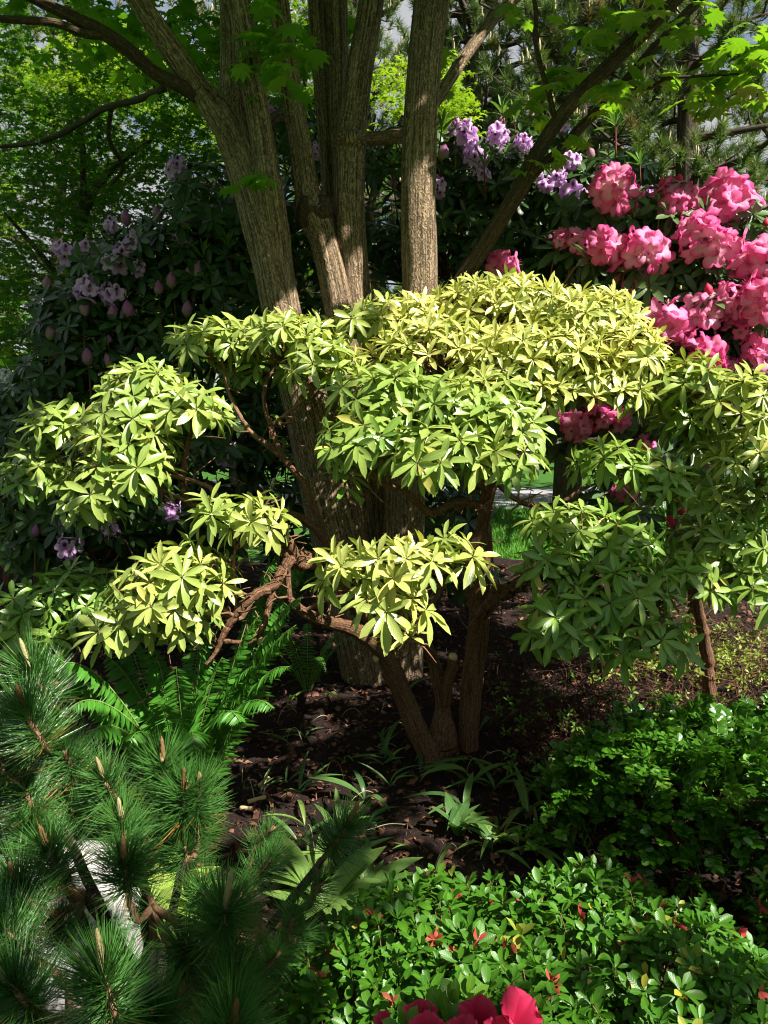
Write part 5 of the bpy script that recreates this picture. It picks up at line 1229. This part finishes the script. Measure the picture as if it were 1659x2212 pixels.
# ================================================================== SMALL PLANTS ON THE SOIL
def strap_plant(name, label, cat, P, n, L, tint=0., group=None, wid=1., spread=.8):
    t = thing(name, P, label, cat, group)
    for k in range(n):
        a = rng.uniform(0, 6.28); D = unit([math.cos(a) * spread, math.sin(a) * spread, rng.uniform(.6, 1.4)])
        Nn = np.array([-D[0], -D[1], .8]) * 1. + np.array([0, 0, .4])
        M = frames(np.array(P) + rng.normal(0, .006, 3) * [1, 1, 0], D, Nn, L * rng.uniform(.7, 1.2), wid * rng.uniform(.8, 1.3))[0]
        put('leaf', T_strap[rng.integers(0, 4)].mesh('strap_leaf', M_strap), t, M, tint=tint)
    return t
def on_soil(px, py):
    v = FW + RT * (px - 829.5) / F + UP * (1106 - py) / F; p = CP + v * (CAM_H / -v[2]); p[2] = height(p[0], p[1]) - .004; return p
strap_plant('broad_leaf_plant', 'clump of bright yellow-green broad leaves beside the granite boulder', 'plant', on_soil(330, 1985), 26, .20, .85, wid=2.0, spread=1.1)
strap_plant('broad_leaf_plant', 'clump of green strap leaves between the dwarf pine and the low mounded azalea', 'plant', on_soil(700, 1960), 24, .22, .25, wid=1.7, spread=1.1)
strap_plant('broad_leaf_plant', 'silvery strap leaves at the edge of the low mounded azalea', 'plant', on_soil(790, 1930), 9, .18, .1, wid=1.6)
strap_plant('broad_leaf_plant', 'leafy sprouting plant with several green stalks on the mulch near the bare stems', 'plant', on_soil(990, 1800), 9, .15, .05, wid=1.9, spread=.45)
for k in range(58):
    while True:
        px, py = rng.uniform(560, 1260), rng.uniform(1420, 1880)
        if (px - 930) ** 2 / 380 ** 2 + (py - 1600) ** 2 / 260 ** 2 < 1 or py > 1700: break
    strap_plant('bulb_plant', 'limp spent bulb foliage lying on the dark mulch under the gnarled shrub', 'plant', on_soil(px, py), int(rng.integers(2, 6)), rng.uniform(.10, .2), rng.choice([0, .1, .3]), 'spent bulb plants on the mulch', rng.uniform(.5, 1.3), 1.0)

T_dead = [leaf_tmpl(.5, 5, d, fo, .5, 1.1, c, tw_, .8) for d, fo, c, tw_ in ((.3, .5, .1, .1), (-.3, .3, 0, -.1), (.6, -.3, .3, 0))]
for k in range(70):
    if k < 42: p = on_soil(rng.uniform(520, 1300), rng.uniform(1480, 1900))
    else: p = on_soil(rng.uniform(1080, 1659), rng.uniform(1330, 1560))
    p[2] += .022; a = rng.uniform(0, 6.28)
    o = put('fallen_leaf', T_dead[k % 3].mesh('fallen_leaf', M_dead), None, frames(p, [math.cos(a), math.sin(a), rng.normal(0, .15)], [rng.normal(0, .3), rng.normal(0, .3), 1], rng.uniform(.025, .055))[0])
    prop(o, 'small curled brown dead leaf on the mulch', 'leaf', 'fallen leaves on the bed')
for k in range(46):      # pale dry stalks
    p = on_soil(rng.uniform(480, 1300), rng.uniform(1480, 1900)); a = rng.uniform(0, 6.28); ln = rng.uniform(.06, .2); dr = np.array([math.cos(a), math.sin(a), 0])
    up_ = rng.uniform(.01, .10)
    o = child('dry_stalk', merged('dry_stalk', [tube_arr(np.array([p, p + dr * ln * .4 + [0, 0, up_], p + dr * ln * .8 + [0, 0, up_ * .8], p + dr * ln + [0, 0, .01]]), np.array([.0022, .0018, .0015, .001]), 5, n_per=5)], M_pale if k % 3 else M_dead), None)
    prop(o, 'thin pale dry stalk curving over the mulch', 'stalk', 'dry stalks on the bed')
for (px, py, L_, a) in ((535, 1740, .07, .3), (520, 1755, .05, -.4), (560, 1700, .06, 1.0)):
    p = on_soil(px, py) + [0, 0, .015]; dr = np.array([math.cos(a), math.sin(a), .15])
    o = child('wood_offcut', merged('wood_offcut', [tube_arr(np.array([p, p + dr * L_ * .5, p + dr * L_]), np.array([.009, .0085, .008]), 8, .1, 8)], M_cut), None)
    prop(o, 'short pale offcut of pruned wood on the mulch beside the dwarf pine', 'wood', 'pruned offcuts')
